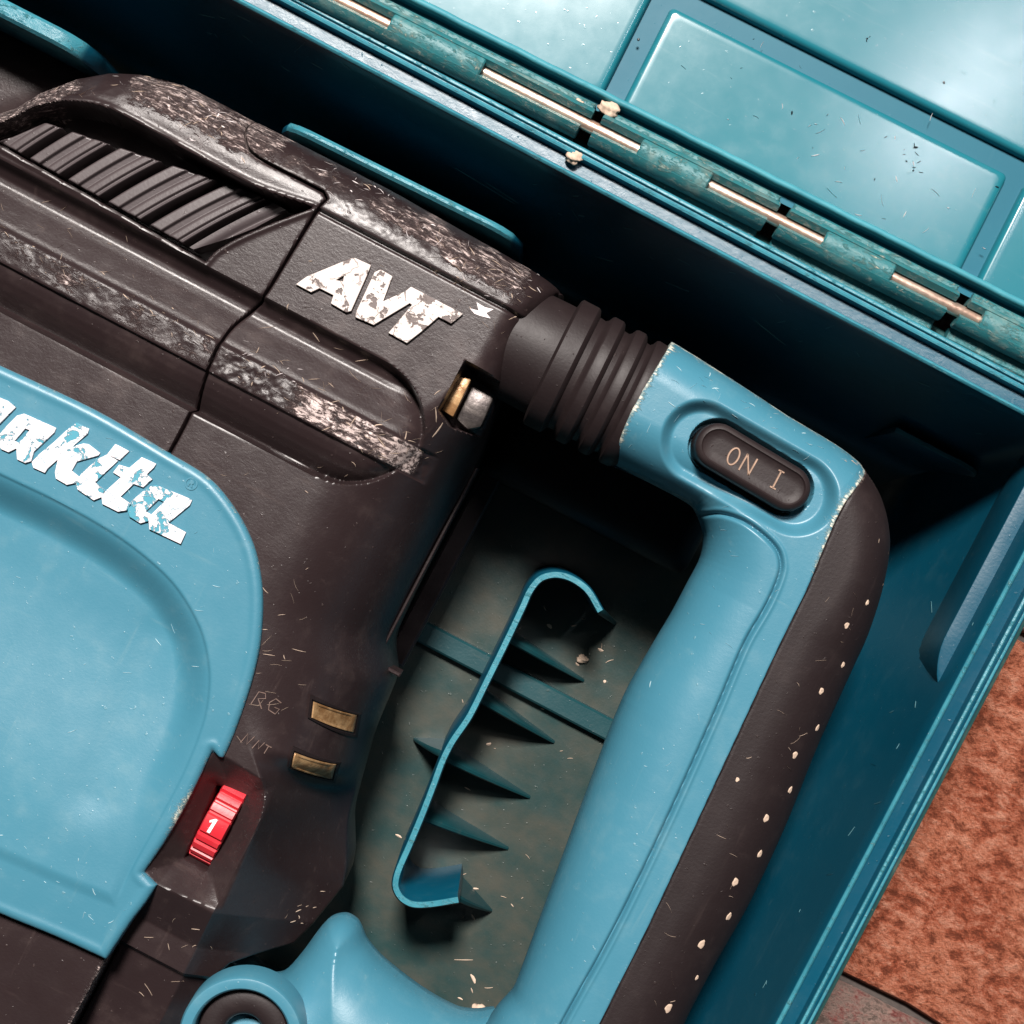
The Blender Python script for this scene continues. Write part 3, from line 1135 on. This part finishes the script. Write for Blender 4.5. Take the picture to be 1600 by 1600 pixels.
def zcover(U, V, D):
    z = 10 - 8 * ell(1 - D / 9.0) + 1.5 * np.exp(-((D - 12) / 6)**2)
    z += -7 * ss(60, 10, D) * 0
    sd, _, _ = poly_sd(REC, U, V)
    s2 = np.maximum(sd, 0)
    depth = -4 + 40 * ss(-830, -420, V)
    z -= depth * ss(-3, 20 + 44 * ss(-820, -600, V), sd) * (sd > -3)
    bl = line_dist(UVS([(-200, 1255), (0, 1338), (90, 1377), (183, 1414)]), U, V)
    z -= 2.8 * ss(0, 4, sd) * (1 - np.exp(-(bl / 34)**2))
    # long shallow swells of the pressed cover
    ln = UVS([(236, 1000), (150, 1240)])
    z -= 4.5 * np.exp(-(line_dist(ln, U, V) / 40)**2) * ss(0, 60, s2)
    z += 3.0 * (noise2(U, V, 330, 12, 2) - 0.5)
    return z


def wear_cover(U, V, D):
    return np.clip(0.52 * np.exp(-(D / 10)**2) + 0.22 + 0.25 * (noise2(U, V, 110, 41, 3) - 0.5) + 0.4 * np.exp(-(np.hypot(*(np.stack([U, V]) - np.array(uv((285, 1265)))[:, None])) / 28)**2), 0, 1)


cover = field('side_cover', COV, zcover, M['teal'], ham, 2.0, 0, -30, wear_cover)

# --- raised lettering
B0 = -285.0


def shift(ol, du):
    return [(a + du, b + B0) for a, b in ol]


def zp(pts, k, ox, oy, zr):
    """points read off an enlargement of the photograph -> outline on the surface at height zr"""
    return [uv((ox + x / k, oy + y / k)) for x, y in pts]


LM = [(-150, 45), (0, 112), (60, 136), (118, 183), (0, 306), (-110, 250)]
LA1 = [(0, 400), (60, 330), (138, 252), (188, 236), (434, 345), (424, 376), (264, 526), (244, 600), (200, 615), (140, 586), (134, 497), (70, 530), (14, 506), (-4, 460)]
LA1h = [(200, 343), (242, 360), (150, 466), (108, 445)]
LKp = [(600, 308), (692, 352), (684, 386), (545, 500), (655, 470), (690, 474), (778, 540), (768, 556), (602, 602), (556, 678), (572, 692), (618, 728), (600, 768), (525, 785), (442, 736), (436, 690), (462, 576), (378, 652), (352, 690),
       (266, 652), (256, 612), (312, 552), (430, 455), (520, 370)]
LIp = [(785, 580), (840, 556), (915, 600), (738, 768), (812, 830), (796, 880), (735, 905), (612, 822), (600, 780), (640, 706), (706, 646)]
LIh = [(905, 475), (1003, 525), (938, 590), (846, 548)]
LTp = [(1110, 578), (1215, 625), (1202, 650), (1142, 705), (1185, 745), (1120, 803), (1046, 776), (936, 880), (1030, 946), (990, 985), (925, 995), (806, 935), (800, 880), (832, 838), (954, 728), (892, 690), (935, 636), (1014, 660)]
LA2 = [(1008, 970), (1024, 928), (1110, 850), (1186, 801), (1222, 795), (1497, 905), (1482, 944), (1310, 1084), (1448, 1160), (1412, 1245), (1172, 1132), (1165, 1066), (1100, 1085), (1018, 1036), (1004, 995)]
LA2h = [(1240, 895), (1290, 920), (1185, 1026), (1130, 996)]
for outs in ([LM], [LA1, LA1h], [LKp], [LIp, LIh], [LTp], [LA2, LA2h]):
    flat_shape('letter', [zp(o, 5.0, 0, 600, 12) for o in outs], 11.5, 5, M['foil_teal'], cover, 0.9, zref=12)
# registered mark
rc = uv((301, 756))
ring = [(rc[0] + 10 * math.cos(t * math.pi / 10), rc[1] + 10 * math.sin(t * math.pi / 10)) for t in range(20)]
ring2 = [(rc[0] + 8 * math.cos(t * math.pi / 10), rc[1] + 8 * math.sin(t * math.pi / 10)) for t in range(20)]
Rr = [(-3.6, -5), (-1.8, -5), (-1.8, -0.5), (0, -0.5), (2.2, -5), (4.2, -5), (1.6, -0.2), (3.4, 1.5), (3.2, 4), (1, 5), (-3.6, 5)]
flat_shape('registered_mark', [ring, ring2, [(rc[0] + a, rc[1] + b) for a, b in Rr]], 10.5, 1.4, M['teal'], cover, 0.3)

LETA = [(108, 285), (180, 235), (470, 115), (510, 108), (615, 155), (600, 200), (482, 468), (450, 478), (347, 417), (365, 360), (265, 310), (206, 338)]
LETAh = [(440, 215), (432, 272), (360, 260)]
LETV = [(650, 205), (688, 188), (765, 232), (696, 414), (848, 345), (856, 404), (890, 412), (640, 565), (516, 512), (526, 470)]
LETT = [(866, 335), (900, 308), (1252, 492), (1178, 556), (1090, 508), (985, 600), (870, 690), (748, 622), (912, 428), (864, 396)]
for outs in ([LETA, LETAh], [LETV], [LETT]):
    flat_shape('letter', [zp(o, 4.4444, 440, 380, 4) for o in outs], 2.5, 6.5, M['foil_black'], rear, 0.9, zref=4)
st = zp([(1310, 455), (1370, 470), (1355, 412), (1410, 445), (1470, 460), (1420, 485), (1450, 522), (1380, 505), (1340, 490)], 4.4444, 440, 380, 1)
flat_shape('paint_chip', [st], 0.5, 0.8, M['fibre_white'], rear, 0.2)

# --- red speed dial
dial_c = np.array(uv((336, 1290))) * ap(-18)
R_, ZC = 82.0, -100.0
loops = []
for w, rr in ((-21, R_ - 5), (-19, R_), (19, R_), (21, R_ - 5)):
    L = []
    for k in range(180):
        a = 2 * math.pi * k / 180
        deg = (math.degrees(a) - 90 + 180) % 360 - 180
        per = (deg + 90 * 0) % 13.0
        smooth_zone = -9 < deg < 12
        notch = 0 if smooth_zone else (6.0 if per < 4.0 else 0)
        r = rr - notch
        L.append((dial_c[0] + w, dial_c[1] + r * math.cos(a), ZC + r * math.sin(a)))
    loops.append(L)
dial = MB().loft(loops).build('speed_dial', M['red'], ham, angle=30)
one = [(-2.5, -12), (2.5, -12), (4.0, 12), (0.5, 12), (-6.5, 6), (-5.5, 3), (-1.0, 6)]
dc = uv((331, 1290))
flat_shape('numeral', [[(dc[0] + a, dc[1] + b) for a, b in one]], ZC + R_ + 0.6, 1.0, M['white'], dial, 0.15, zref=-18)

# --- brass clips on the flank and in the notch


def clip(corners, name, mat):
    P = UVS(corners)
    zf = lambda p: float(zbody(np.array([p[0]]), np.array([p[1]]))[0])
    c = P.mean(0)
    Q = []
    for p in P:
        w = p.copy()
        for _ in range(12):
            w = p * ap(zf(w))
        Q.append(w)
    P = np.array(Q)
    c = P.mean(0)
    loops = []
    for o, h in ((1, -22), (1, 3), (0.93, 5), (0.80, 4), (0.72, 1.5), (0.5, 1.5), (0.28, 1.5), (0.06, 1.5)):
        L = []
        for q in range(24):
            e, t = q // 6, (q % 6) / 6
            p = P[e] + (P[(e + 1) % 4] - P[e]) * t
            d = p - c
            lng = (P[1] + P[2]) / 2 - c
            p2 = c + d * o
            L.append((p2[0], p2[1], zf(p2) + h))
        loops.append(L)
    MB().loft(loops).build(name, mat, rear)
    seat = []
    for o, ov, h in ((1.22, 1.5, -6), (1.16, 1.40, 4.5), (1.07, 1.16, 5), (1.03, 1.06, -4)):
        L = []
        du = ((P[1] + P[2]) - (P[0] + P[3])) / 4
        for q in range(24):
            e, t = q // 6, (q % 6) / 6
            d = P[e] + (P[(e + 1) % 4] - P[e]) * t - c
            nrm_ = du / np.linalg.norm(du)
            a_ = d @ nrm_
            p2 = c + (d - nrm_ * a_) * o + nrm_ * a_ * ov
            L.append((p2[0], p2[1], zf(p2) + h))
        seat.append(L)
    MB().loft(seat, False, False).build('clip_seat', M['rubber'], rear)


clip([(487, 1121), (490, 1096), (558, 1117), (553, 1144)], 'brass_clip', M['brass'])
clip([(456, 1199), (461, 1176), (526, 1194), (519, 1217)], 'brass_clip', M['brass'])


def blockpx(name, corners, z0, z1, mat, parent, bev=2.0):
    L = []
    for z in (z0, z1):
        L.append([(u * ap(z1), v * ap(z1), z) for u, v in UVS(corners)])
    return MB().loft(L).build(name, mat, parent, bevel=bev)


blockpx('brass_clip', [(689, 640), (716, 588), (737, 592), (708, 652)], -130, -42, M['brass'], rear, 3)
blockpx('fixing_boss', [(712, 655), (738, 600), (772, 622), (752, 668), (730, 672)], -130, -66, M['steel'], rear, 6)
# thin flange seam down the end of the rear housing
MB().box(-92, -86, -335, 40, -330, -246, 1.5).build('housing_flange', M['black'], rear)
MB().box(-84, -46, -352, 150, -560, -470, 4).build('end_plate', M['black'], ham)
MB().box(-110, -40, -344, -337, -320, -258, 2).build('housing_flange', M['black'], rear)

# --- lower handle joint
JNT = curve(uvf([(508, 1446), (535, 1438), (557, 1450), (571, 1480), (597, 1511), (659, 1559), (714, 1589), (745, 1593), (773, 1588, 1), (745, 1650, 1), (690, 1760, 1), (250, 1760, 1), (272, 1640), (300, 1572), (340, 1541), (400, 1534), (434, 1532),
                 (465, 1501)]), 5)
JZ = -150.0


def zjoint(U, V, D):
    z = JZ + 122 * np.sqrt(np.maximum(0, 1 - np.clip(1 - D / 120.0, 0, 1)**2))
    a, b = np.array(uv((540, 1470))), np.array(uv((500, 1600)))
    z -= 7 * np.exp(-(line_dist(np.stack([a, b]), U, V) / 34)**2)
    return z


joint = field('handle_joint', JNT, zjoint, M['teal'], ham, 3, -110, mirror=JZ, wear=lambda U, V, D: 0.35 + 0.3 * np.exp(-(D / 12)**2))
jc = np.array(uv((376, 1624)))


def lathe(c, prof, n=64):
    return MB().loft([[(c[0] + r * math.cos(2 * math.pi * k / n), c[1] + r * math.sin(2 * math.pi * k / n), z) for k in range(n)] for r, z in prof], False, True)


lathe(jc, [(99, -60), (98, -4), (95, 1), (92, 2), (80, 1), (77, -2), (75, -8), (74, -60)]).build('joint_ring', M['teal'], joint)
lathe(jc, [(73, -60), (72, -28), (69, -22), (60, -18), (40, -18), (34, -22), (31, -28), (30, -70), (1, -71)]).build('joint_bolt', M['rubber'], joint)

# --- bellows between body and handle
bv = 240.0 * ap(-80)
prof = [(-150, 92), (-128, 93), (-100, 95), (-62, 96), (-57, 96), (-55, 108), (-52, 112), (-24, 112), (-20, 109), (-16, 99), (-6, 98), (-2, 101), (2, 109), (5, 111), (20, 111), (24, 108), (28, 98), (36, 97), (40, 100), (44, 108), (48, 110), (60, 110),
        (64, 107), (68, 98), (74, 97), (78, 101), (81, 108), (85, 110), (99, 109), (104, 106), (112, 100)]
loops = []
for u, r in prof:
    loops.append([(u * 1.02 + 8 * math.cos(2 * math.pi * k / 72) * -0.35, bv + r * math.cos(2 * math.pi * k / 72), -105 + r * 0.95 * math.sin(2 * math.pi * k / 72)) for k in range(72)])
bel = MB().loft(loops).build('bellows', M['rubber'], ham, angle=32)
# black block added below the bellows to keep the gap dark
MB().box(-90, 330, 40, 340, -600, -350, 30).build('shaft_housing', M['rubber'], ham, bevel=20, seg=3)

# --- handle
HZR = -75.0


def tops(pts):
    """points seen on the handle's top, moved to the level of its widest outline"""
    k = 1 / ap(HZR)
    return [(800 + (p[0] - 800) * k, 800 + (p[1] - 800) * k, *p[2:]) for p in pts]


OUTR = [(1354, 731), (1378, 769), (1391, 810), (1395, 855), (1384, 919), (1361, 994), (1338, 1046), (1284, 1165), (1231, 1296), (1175, 1416), (1122, 1510), (1078, 1594), (1000, 1760)]
INNR = [(690, 1760), (742, 1640), (775, 1588), (800, 1560), (809, 1540), (821, 1508), (849, 1431), (912, 1259), (976, 1094), (1029, 1000), (1052, 962), (1078, 913), (1099, 872), (1104, 838), (1096, 810), (1082, 789), (1012, 751)]
full_h = curve(uvf([(860, 426, 1), (1052, 531), (1162, 600), (1237, 649), (1312, 694), (1346, 720)] + OUTR[:-1] + [(*OUTR[-1], 1), (*INNR[0], 1)] + INNR[1:] + [(764, 622, 1)]), 5)
BND = [(1352, 735), (1320, 787), (1290, 851), (1260, 923), (1222, 1000), (1145, 1165), (1077, 1311), (1010, 1454), (939, 1596), (860, 1760)]
BND = [BND[0]] + tops(BND[1:])
blue_p = curve(uvf([(1052, 531, 1), (1162, 600), (1237, 649), (1312, 694), (1340, 716), (1352, 735, 1)] + BND[1:-1] + [(*BND[-1], 1), (*INNR[0], 1)] + INNR[1:] + [(956, 726, 1), (967, 682), (986, 637), (1020, 580)]), 5)
black_p = curve(uvf([(1353, 731, 1)] + OUTR[1:-1] + [(*OUTR[-1], 1)] + [(*BND[-1], 1)] + BND[1:-1][::-1]), 5)
PAD = curve(uvf(tops([(1040, 795, 1), (1096, 806), (1130, 803), (1164, 815), (1200, 842), (1217, 864), (1220, 892), (1200, 943), (1165, 1004), (1119, 1112), (1062, 1240), (1006, 1360), (950, 1472), (882, 1596), (800, 1760, 1), (600, 1760, 1), (950, 960, 1)])), 5)
BUT0, BUT1 = np.array(uv((1123, 697))), np.array(uv((1232, 762)))
ax = (BUT1 - BUT0) / np.linalg.norm(BUT1 - BUT0)
bseg = np.stack([BUT0, BUT1])
rseg = np.stack([np.array(uv(p)) for p in tops([(1098, 690), (1245, 772)])])
hseg = np.stack([np.array(uv(p)) for p in tops([(1123, 697), (1232, 762)])])


def zhandle(U, V):
    sd, _, _ = poly_sd(full_h, U, V)
    wid = np.interp(V, [-1100, 40, 150], [118, 110, 80])
    z = -112 + 112 * np.sqrt(np.maximum(0, 1 - np.clip(1 - sd / wid, 0, 1)**2))
    return z


def zblue(U, V, D):
    z = zhandle(U, V) - 2.0 * ell(1 - D / 3.0)
    sp, _, _ = poly_sd(PAD, U, V)
    z += 4 * ss(0, 8, sp) - 7 * np.exp(-(sp / 2.6)**2) + 2.0 * np.exp(-((sp + 7) / 3)**2)
    d = line_dist(rseg, U, V)
    z -= 26 * ss(66, 44, d)
    z -= 34 * ss(44, 39, line_dist(hseg, U, V))
    return z


def zblack(U, V, D):
    return zhandle(U, V) + 1.0 - 4.0 * ell(1 - D / 5.0)


handle = field('handle', blue_p, zblue, M['teal'], ham, 1.5, HZR, mirror=-112, wear=lambda U, V, D: np.clip(0.30 + 0.42 * np.exp(-(D / 14)**2) * ss(90, 150, V) + 0.2 * np.exp(-(D / 5)**2) + 0.30 * ss(120, 250, V) * (noise2(U, V, 60, 3, 3)), 0, 1))
grip = field('grip', black_p, zblack, M['rubber'], ham, 2.5, HZR, mirror=-112, wear=lambda U, V, D: np.clip(0.22 + 0.35 * np.exp(-(D / 6)**2) + 0.45 * ss(230, 330, V), 0, 1))

# dust-filled dimples of the grip
DIM = [(1325, 978), (1287, 1082), (1246, 1183), (1200, 1282), (1151, 1382), (1098, 1480), (1046, 1581)]
DIM2 = [(1360, 943), (1324, 1042), (1285, 1143), (1241, 1241), (1192, 1341), (1143, 1440), (1093, 1538), (1152, 1218)]
for i, (x, y) in enumerate(tops(DIM) + tops(DIM2)):
    u, v = uv((x, y))
    e = 3.0
    z0, zx, zy = (float(zhandle(np.array([u + a]), np.array([v + b]))[0]) for a, b in ((0, 0), (e, 0), (0, e)))
    nrm = Vector((-(zx - z0) / e, -(zy - z0) / e, 1)).normalized()
    tx = Vector((1, 0, (zx - z0) / e)).normalized()
    ty = nrm.cross(tx)
    rr = (6.8 if i < 7 else (5.8 if i < 14 else 4.5)) * (0.72 + 0.38 * ((i * 7919) % 13) / 12)
    s = ap(HZR)
    cen = Vector((u * s, v * s, z0 + 1.0))
    rn = random.Random(i)
    loops = []
    ph = rn.uniform(0, 6)
    for f, h in ((1.0, -1.0), (0.92, 0.7), (0.55, 1.3), (0.25, 0.9)):
        L = []
        for k in range(18):
            a = 2 * math.pi * k / 18
            q = rr * f * (1 + 0.10 * math.sin(3 * a + ph) + 0.06 * math.sin(5 * a + 2 * ph))
            p = cen + tx * (q * 0.85 * math.cos(a)) + ty * (q * 1.1 * math.sin(a)) + nrm * h
            L.append(tuple(p))
        loops.append(L)
    MB().loft(loops, False, True).build('dimple', M['crumb'], grip)

# --- power button
def stad(r, n=14):
    out = []
    nn = np.array([-ax[1], ax[0]])
    for c, a0 in ((BUT1, -90), (BUT0, 90)):
        for k in range(n + 1):
            a = math.radians(a0 + 180 * k / n)
            out.append(c + ax * r * math.cos(a) + nn * r * math.sin(a))
    return np.array(out)


ZBT = 6.0
zb_s = ap(ZBT)
loops = []
for r, z in ((37, -70), (36.5, ZBT - 10), (35, ZBT - 4), (31, ZBT - 0.5), (27, ZBT + 1.0), (25.5, ZBT - 0.5), (24, ZBT - 2.0), (10, ZBT - 2.5)):
    loops.append([(p[0] * zb_s, p[1] * zb_s, z) for p in stad(r)])
button = MB().loft(loops, False, True).build('power_button', M['rubber'], ham, angle=45)


def strokes(name, lines, z, w, mat, parent, origin, zref, h=1.2, scale=1.0, rot=0.0):
    mb = MB()
    s = ap(zref)
    cr, sr = math.cos(rot), math.sin(rot)
    for ln in lines:
        pts = np.array(ln, float) * scale
        pts = np.stack([pts[:, 0] * cr - pts[:, 1] * sr, pts[:, 0] * sr + pts[:, 1] * cr], 1) + np.array(origin)
        T = np.gradient(pts, axis=0)
        T /= np.linalg.norm(T, axis=1)[:, None] + 1e-9
        nn = np.stack([-T[:, 1], T[:, 0]], 1)
        loops = []
        for p, q in zip(pts, nn):
            zz = z(p[0], p[1]) if callable(z) else z
            loops.append([((p[0] + q[0] * k * w) * s, (p[1] + q[1] * k * w) * s, zz + d) for k, d in ((-.5, -h), (-.3, h * .4), (.3, h * .4), (.5, -h))])
        mb.loft(loops)
    return mb.build(name, mat, parent)


O_ = [(8 * math.cos(t), 15 + 14 * math.sin(t)) for t in np.linspace(0, 2 * math.pi, 25)]
ol = (BUT0 + BUT1) / 2
strokes('letter', [O_], ZBT - 1.4, 3.2, M['engraved'], button, ol + np.array([-35, -15]), ZBT)
strokes('letter', [[(-9, 0), (-8, 29)], [(-8, 29), (8, 0)], [(8, 0), (9, 29)]], ZBT - 1.4, 3.2, M['engraved'], button, ol + np.array([-9, -15]), ZBT)
strokes('letter', [[(0, 0), (0, 29)], [(-5, 0), (5, 0)], [(-5, 29), (5, 29)]], ZBT - 1.4, 3.2, M['engraved'], button, ol + np.array([42, -15]), ZBT)

# --- worn moulded marks on the flank
zq = lambda a, b: float(zbody(np.array([a]), np.array([b]))[0]) + 1.0
mk = np.array(uv((392, 1100)))
strokes('moulded_mark', [[(0, 0), (2, 22), (12, 24), (16, 17), (6, 12), (18, 0)], [(40, 20), (30, 23), (24, 14), (28, 3), (40, 1), (42, 10), (34, 10)]], zq, 2.0, M['engraved_dim'], rear, mk, 0, h=1.4)
mk = np.array(uv((376, 1160)))
strokes('moulded_mark', [[(0, 0), (4, 18), (10, 2), (15, 18)], [(20, 0), (24, 16), (29, 3), (33, 16)], [(36, 14), (46, 13)], [(41, 14), (40, 0)]], zq, 2.0, M['engraved_dim'], rear, mk, 0, h=1.4)


# --- loose fibres, scuffs and grit lying on the tool and the case (uncountable)
def scatter(name, zf, spots, mat, parent, zref=0.0, seed=0):
    """spots: (px, py, spread_u, spread_v, count, length, width)"""
    rn = random.Random(seed)
    mb = MB()
    s = ap(zref)
    pts = []
    for (px, py, su, sv, cnt, ln, wd) in spots:
        cu, cv = uv((px, py))
        for _ in range(cnt):
            u, v = cu + rn.gauss(0, su), cv + rn.gauss(0, sv)
            a = rn.uniform(0, math.pi)
            L = ln * rn.uniform(0.3, 1.3) * 1.25
            w = wd * (0.35 + 1.5 * rn.random()**2.2)
            bend = rn.gauss(0, 0.28)
            a = rn.gauss(0.35, 0.6) if rn.random() < 0.6 else a
            if rn.random() < 0.45:
                continue
            q = []
            for k in range(4):
                q.append((u, v, w * (1 - abs(k - 1.5) / 2.2)))
                u += math.cos(a) * L / 3
                v += math.sin(a) * L / 3
                a += bend * 0.5
            pts.append(q)
    flat = np.array([(p[0], p[1]) for q in pts for p in q])
    Z = zf(flat[:, 0], flat[:, 1])
    k = 0
    for q in pts:
        zz = Z[k:k + 4]
        k += 4
        if zz.max() - zz.min() > 14 or zz.min() < -900:
            continue
        loops = []
        for i in range(4):
            x, y, w = q[i]
            x2, y2, _ = q[min(i + 1, 3)]
            x1, y1, _ = q[max(i - 1, 0)]
            tx, ty = x2 - x1, y2 - y1
            L = math.hypot(tx, ty) + 1e-9
            nx_, ny_ = -ty / L * w / 2, tx / L * w / 2
            z = zz[i]
            loops.append([((x - nx_) * s, (y - ny_) * s, z - 0.6), (x * s, y * s, z + 0.9), ((x + nx_) * s, (y + ny_) * s, z - 0.6)])
        mb.loft(loops)
    return mb.build(name, mat, parent, kind='stuff', angle=60)


rear_spots = [(520, 560, 90, 18, 26, 18, 2.2), (600, 690, 40, 16, 40, 14, 2.0), (480, 600, 90, 12, 60, 12, 1.8), (410, 590, 40, 10, 30, 9, 2.0), (740, 440, 70, 22, 60, 14, 1.6), (820, 440, 30, 20, 50, 16, 1.8), (620, 340, 90, 18, 46, 14, 1.5),
              (780, 540, 30, 30, 22, 16, 1.8), (700, 640, 30, 20, 14, 14, 1.8), (540, 440, 70, 50, 10, 10, 1.5), (430, 980, 30, 60, 26, 14, 1.4), (430, 800, 60, 60, 10, 8, 1.6), (400, 1100, 25, 60, 26, 12, 1.6), (560, 690, 70, 20, 12, 10, 2),
              (300, 1500, 60, 30, 14, 10, 1.6), (240, 1560, 60, 30, 12, 16, 1.3), (460, 1480, 20, 14, 14, 8, 2.2), (500, 720, 60, 30, 8, 10, 1.6)]
inR = lambda U, V: np.where(poly_sd(rear_poly, U, V)[0] > 2, zrear(U, V, np.full(U.shape, 50.0)), -999)
inF = lambda U, V: np.where((poly_sd(front_poly, U, V)[0] > 2) & (poly_sd(VENT, U, V)[0] < -3), zfront(U, V, np.full(U.shape, 50.0)), -999)
scatter('dust_fibres', inR, rear_spots, M['fibre'], rear, 0, 3)
scatter('pale_scuffs', inR, [(560, 280, 60, 12, 40, 12, 2.0), (760, 430, 60, 20, 60, 11, 1.7), (640, 350, 90, 20, 50, 12, 1.4), (420, 580, 60, 11, 50, 8, 1.8), (840, 430, 20, 20, 26, 14, 1.6), (600, 440, 120, 60, 14, 9, 1.0)], M['fibre_white'], rear, 0, 5)
scatter('dust_fibres', inF, [(80, 120, 50, 14, 30, 26, 1.6), (220, 110, 50, 12, 46, 15, 1.6), (320, 190, 50, 16, 60, 12, 1.7), (100, 340, 110, 20, 20, 12, 1.3), (200, 470, 110, 10, 70, 9, 1.7), (60, 395, 60, 10, 40, 9, 1.6), (150, 430, 150, 50, 14, 9, 1.4), (300, 520, 30, 12, 16, 10, 1.7)],
        M['fibre'], front, 0, 8)
scatter('pale_scuffs', inF, [(340, 175, 24, 14, 70, 10, 2.6), (300, 215, 34, 10, 30, 10, 2.0), (240, 130, 60, 14, 26, 11, 1.6), (440, 280, 40, 9, 20, 9, 1.6), (320, 462, 2, 2, 1, 10, 4)], M['fibre_white'], front, 0, 9)
inC = lambda U, V: np.where(poly_sd(COV, U, V)[0] > 3, zcover(U, V, np.full(U.shape, 50.0)), -999)
scatter('pale_scuffs', inC, [(130, 1000, 120, 90, 16, 9, 1.5), (270, 1000, 20, 14, 7, 11, 2.4), (330, 870, 30, 40, 12, 9, 1.4), (100, 1340, 60, 30, 12, 4, 2), (290, 1250, 14, 26, 22, 8, 2.4), (100, 700, 120, 40, 10, 8, 1.3), (170, 1430, 60, 20, 12, 8, 1.5)], M['fibre_blue'], cover, 0, 11)
inH = lambda U, V: np.where(poly_sd(blue_p, U, V)[0] > 3, zblue(U, V, np.full(U.shape, 50.0)), -999)
scatter('pale_scuffs', inH, [(1080, 590, 50, 26, 34, 11, 2.0), (1180, 640, 60, 12, 30, 9, 2.0), (1280, 700, 40, 14, 22, 10, 2.0), (1020, 640, 20, 40, 14, 10, 2.2), (1180, 860, 60, 60, 10, 8, 1.3), (1050, 1150, 60, 120, 12, 10, 1.3), (1110, 990, 14, 6, 7, 10, 1.3)],
        M['fibre_blue'], handle, HZR, 13)
scatter('dust_fibres', inH, [(1335, 722, 14, 8, 30, 10, 2.4), (1000, 590, 14, 30, 10, 9, 2.0), (1060, 540, 20, 6, 10, 9, 2)], M['fibre'], handle, HZR, 14)
inG = lambda U, V: np.where(poly_sd(black_p, U, V)[0] > 3, zblack(U, V, np.full(U.shape, 50.0)), -999)
scatter('dust_fibres', inG, [(1230, 1060, 50, 60, 8, 14, 1.0), (1160, 1220, 40, 90, 14, 12, 1.0), (1310, 960, 16, 12, 8, 10, 1.4), (1090, 1380, 40, 80, 12, 14, 1.0), (1350, 900, 14, 60, 8, 8, 1.2), (1040, 1550, 30, 20, 8, 18, 1.2)], M['fibre'], grip, HZR, 15)
zfl = lambda U, V: np.full(U.shape, CF + 1.0)
scatter('grit', zfl, [(900, 1010, 60, 30, 16, 9, 4), (800, 1200, 60, 120, 34, 8, 3), (720, 1380, 60, 60, 16, 8, 3), (712, 1496, 3, 3, 2, 36, 5), (740, 1560, 20, 20, 8, 12, 4)], M['fibre'], tray, CF, 17)
lump(748, 1577, CF + 6, 14, 9, M['crumb'], tray)
lump(910, 1030, CF + 4, 10, 12, M['crumb'], tray)
lz = lambda U, V: np.full(U.shape, LZ + 17.6)
scatter('pale_scuffs', lz, [(1250, 200, 200, 60, 30, 8, 1.8), (1300, 290, 120, 40, 16, 8, 2), (1400, 330, 100, 60, 50, 12, 1.3), (1100, 330, 100, 20, 10, 8, 1.5)], M['fibre_white'], lid, LZ, 23)


# scratches on the tray's walls
def wall_marks(name, marks, mat, back=True):
    mb = MB()
    zs = [-560, -120, -40, -6, -1]
    os_ = [-62, -14, -5, -2, 0]
    for (px, py, L, ang, w) in marks:
        u, v = uv((px, py))
        pts = []
        for k in range(4):
            t = k / 3 * L
            au, av = (u + t * math.cos(ang), v + t * math.sin(ang))
            z = -40.0
            for _ in range(40):   # where the line of sight meets the wall
                o = float(np.interp(z, zs, os_))
                z = H * (1 - ((507 + o) / av if back else (738 + o) / au))
                z = max(-560.0, min(-2.0, z))
            o = float(np.interp(z, zs, os_))
            pts.append((au * ap(z), 507 + o - 0.7, z) if back else (738 + o - 0.7, av * ap(z), z))
        loops = []
        for k, p in enumerate(pts):
            ww = w * (1 - abs(k - 1.5) / 2)
            loops.append([(p[0], p[1], p[2] + ww * 2), (p[0] - (0 if back else 0.5), p[1] - (0.5 if back else 0), p[2]), (p[0], p[1], p[2] - ww * 2)])
        mb.loft(loops)
    mb.build(name, mat, tray, kind='stuff')


rn = random.Random(40)
bm_ = [(712, 262, 110, -0.06, 0.8), (760, 285, 60, -0.08, 1.0), (1040, 440, 40, 0.1, 0.8), (1180, 500, 60, -0.2, 0.8), (930, 400, 30, 0.2, 0.6)]
for _ in range(40):
    t = rn.random()
    x = 300 + 1250 * t
    bm_.append((x, -40 + (x - 300) * 0.523 + rn.uniform(14, 80), rn.uniform(5, 26), rn.gauss(0, 0.5), rn.uniform(0.3, 1.0)))
wall_marks('wall_scratches', bm_, M['scratch'])
em = []
for _ in range(14):
    t = rn.random()
    y = 800 + 780 * t
    em.append((1600 - (y - 870) * 0.52 - rn.uniform(20, 110), y, rn.uniform(4, 20), rn.gauss(1.4, 0.6), rn.uniform(0.3, 0.9)))
wall_marks('wall_scratches', em, M['scratch'], back=False)
scatter('grease_spots', lz, [(1352, 66, 3, 3, 4, 5, 5), (1420, 262, 9, 6, 14, 7, 3), (1425, 240, 4, 4, 4, 5, 5), (1300, 150, 160, 80, 20, 4, 4)], M['grease'], lid, LZ, 25)
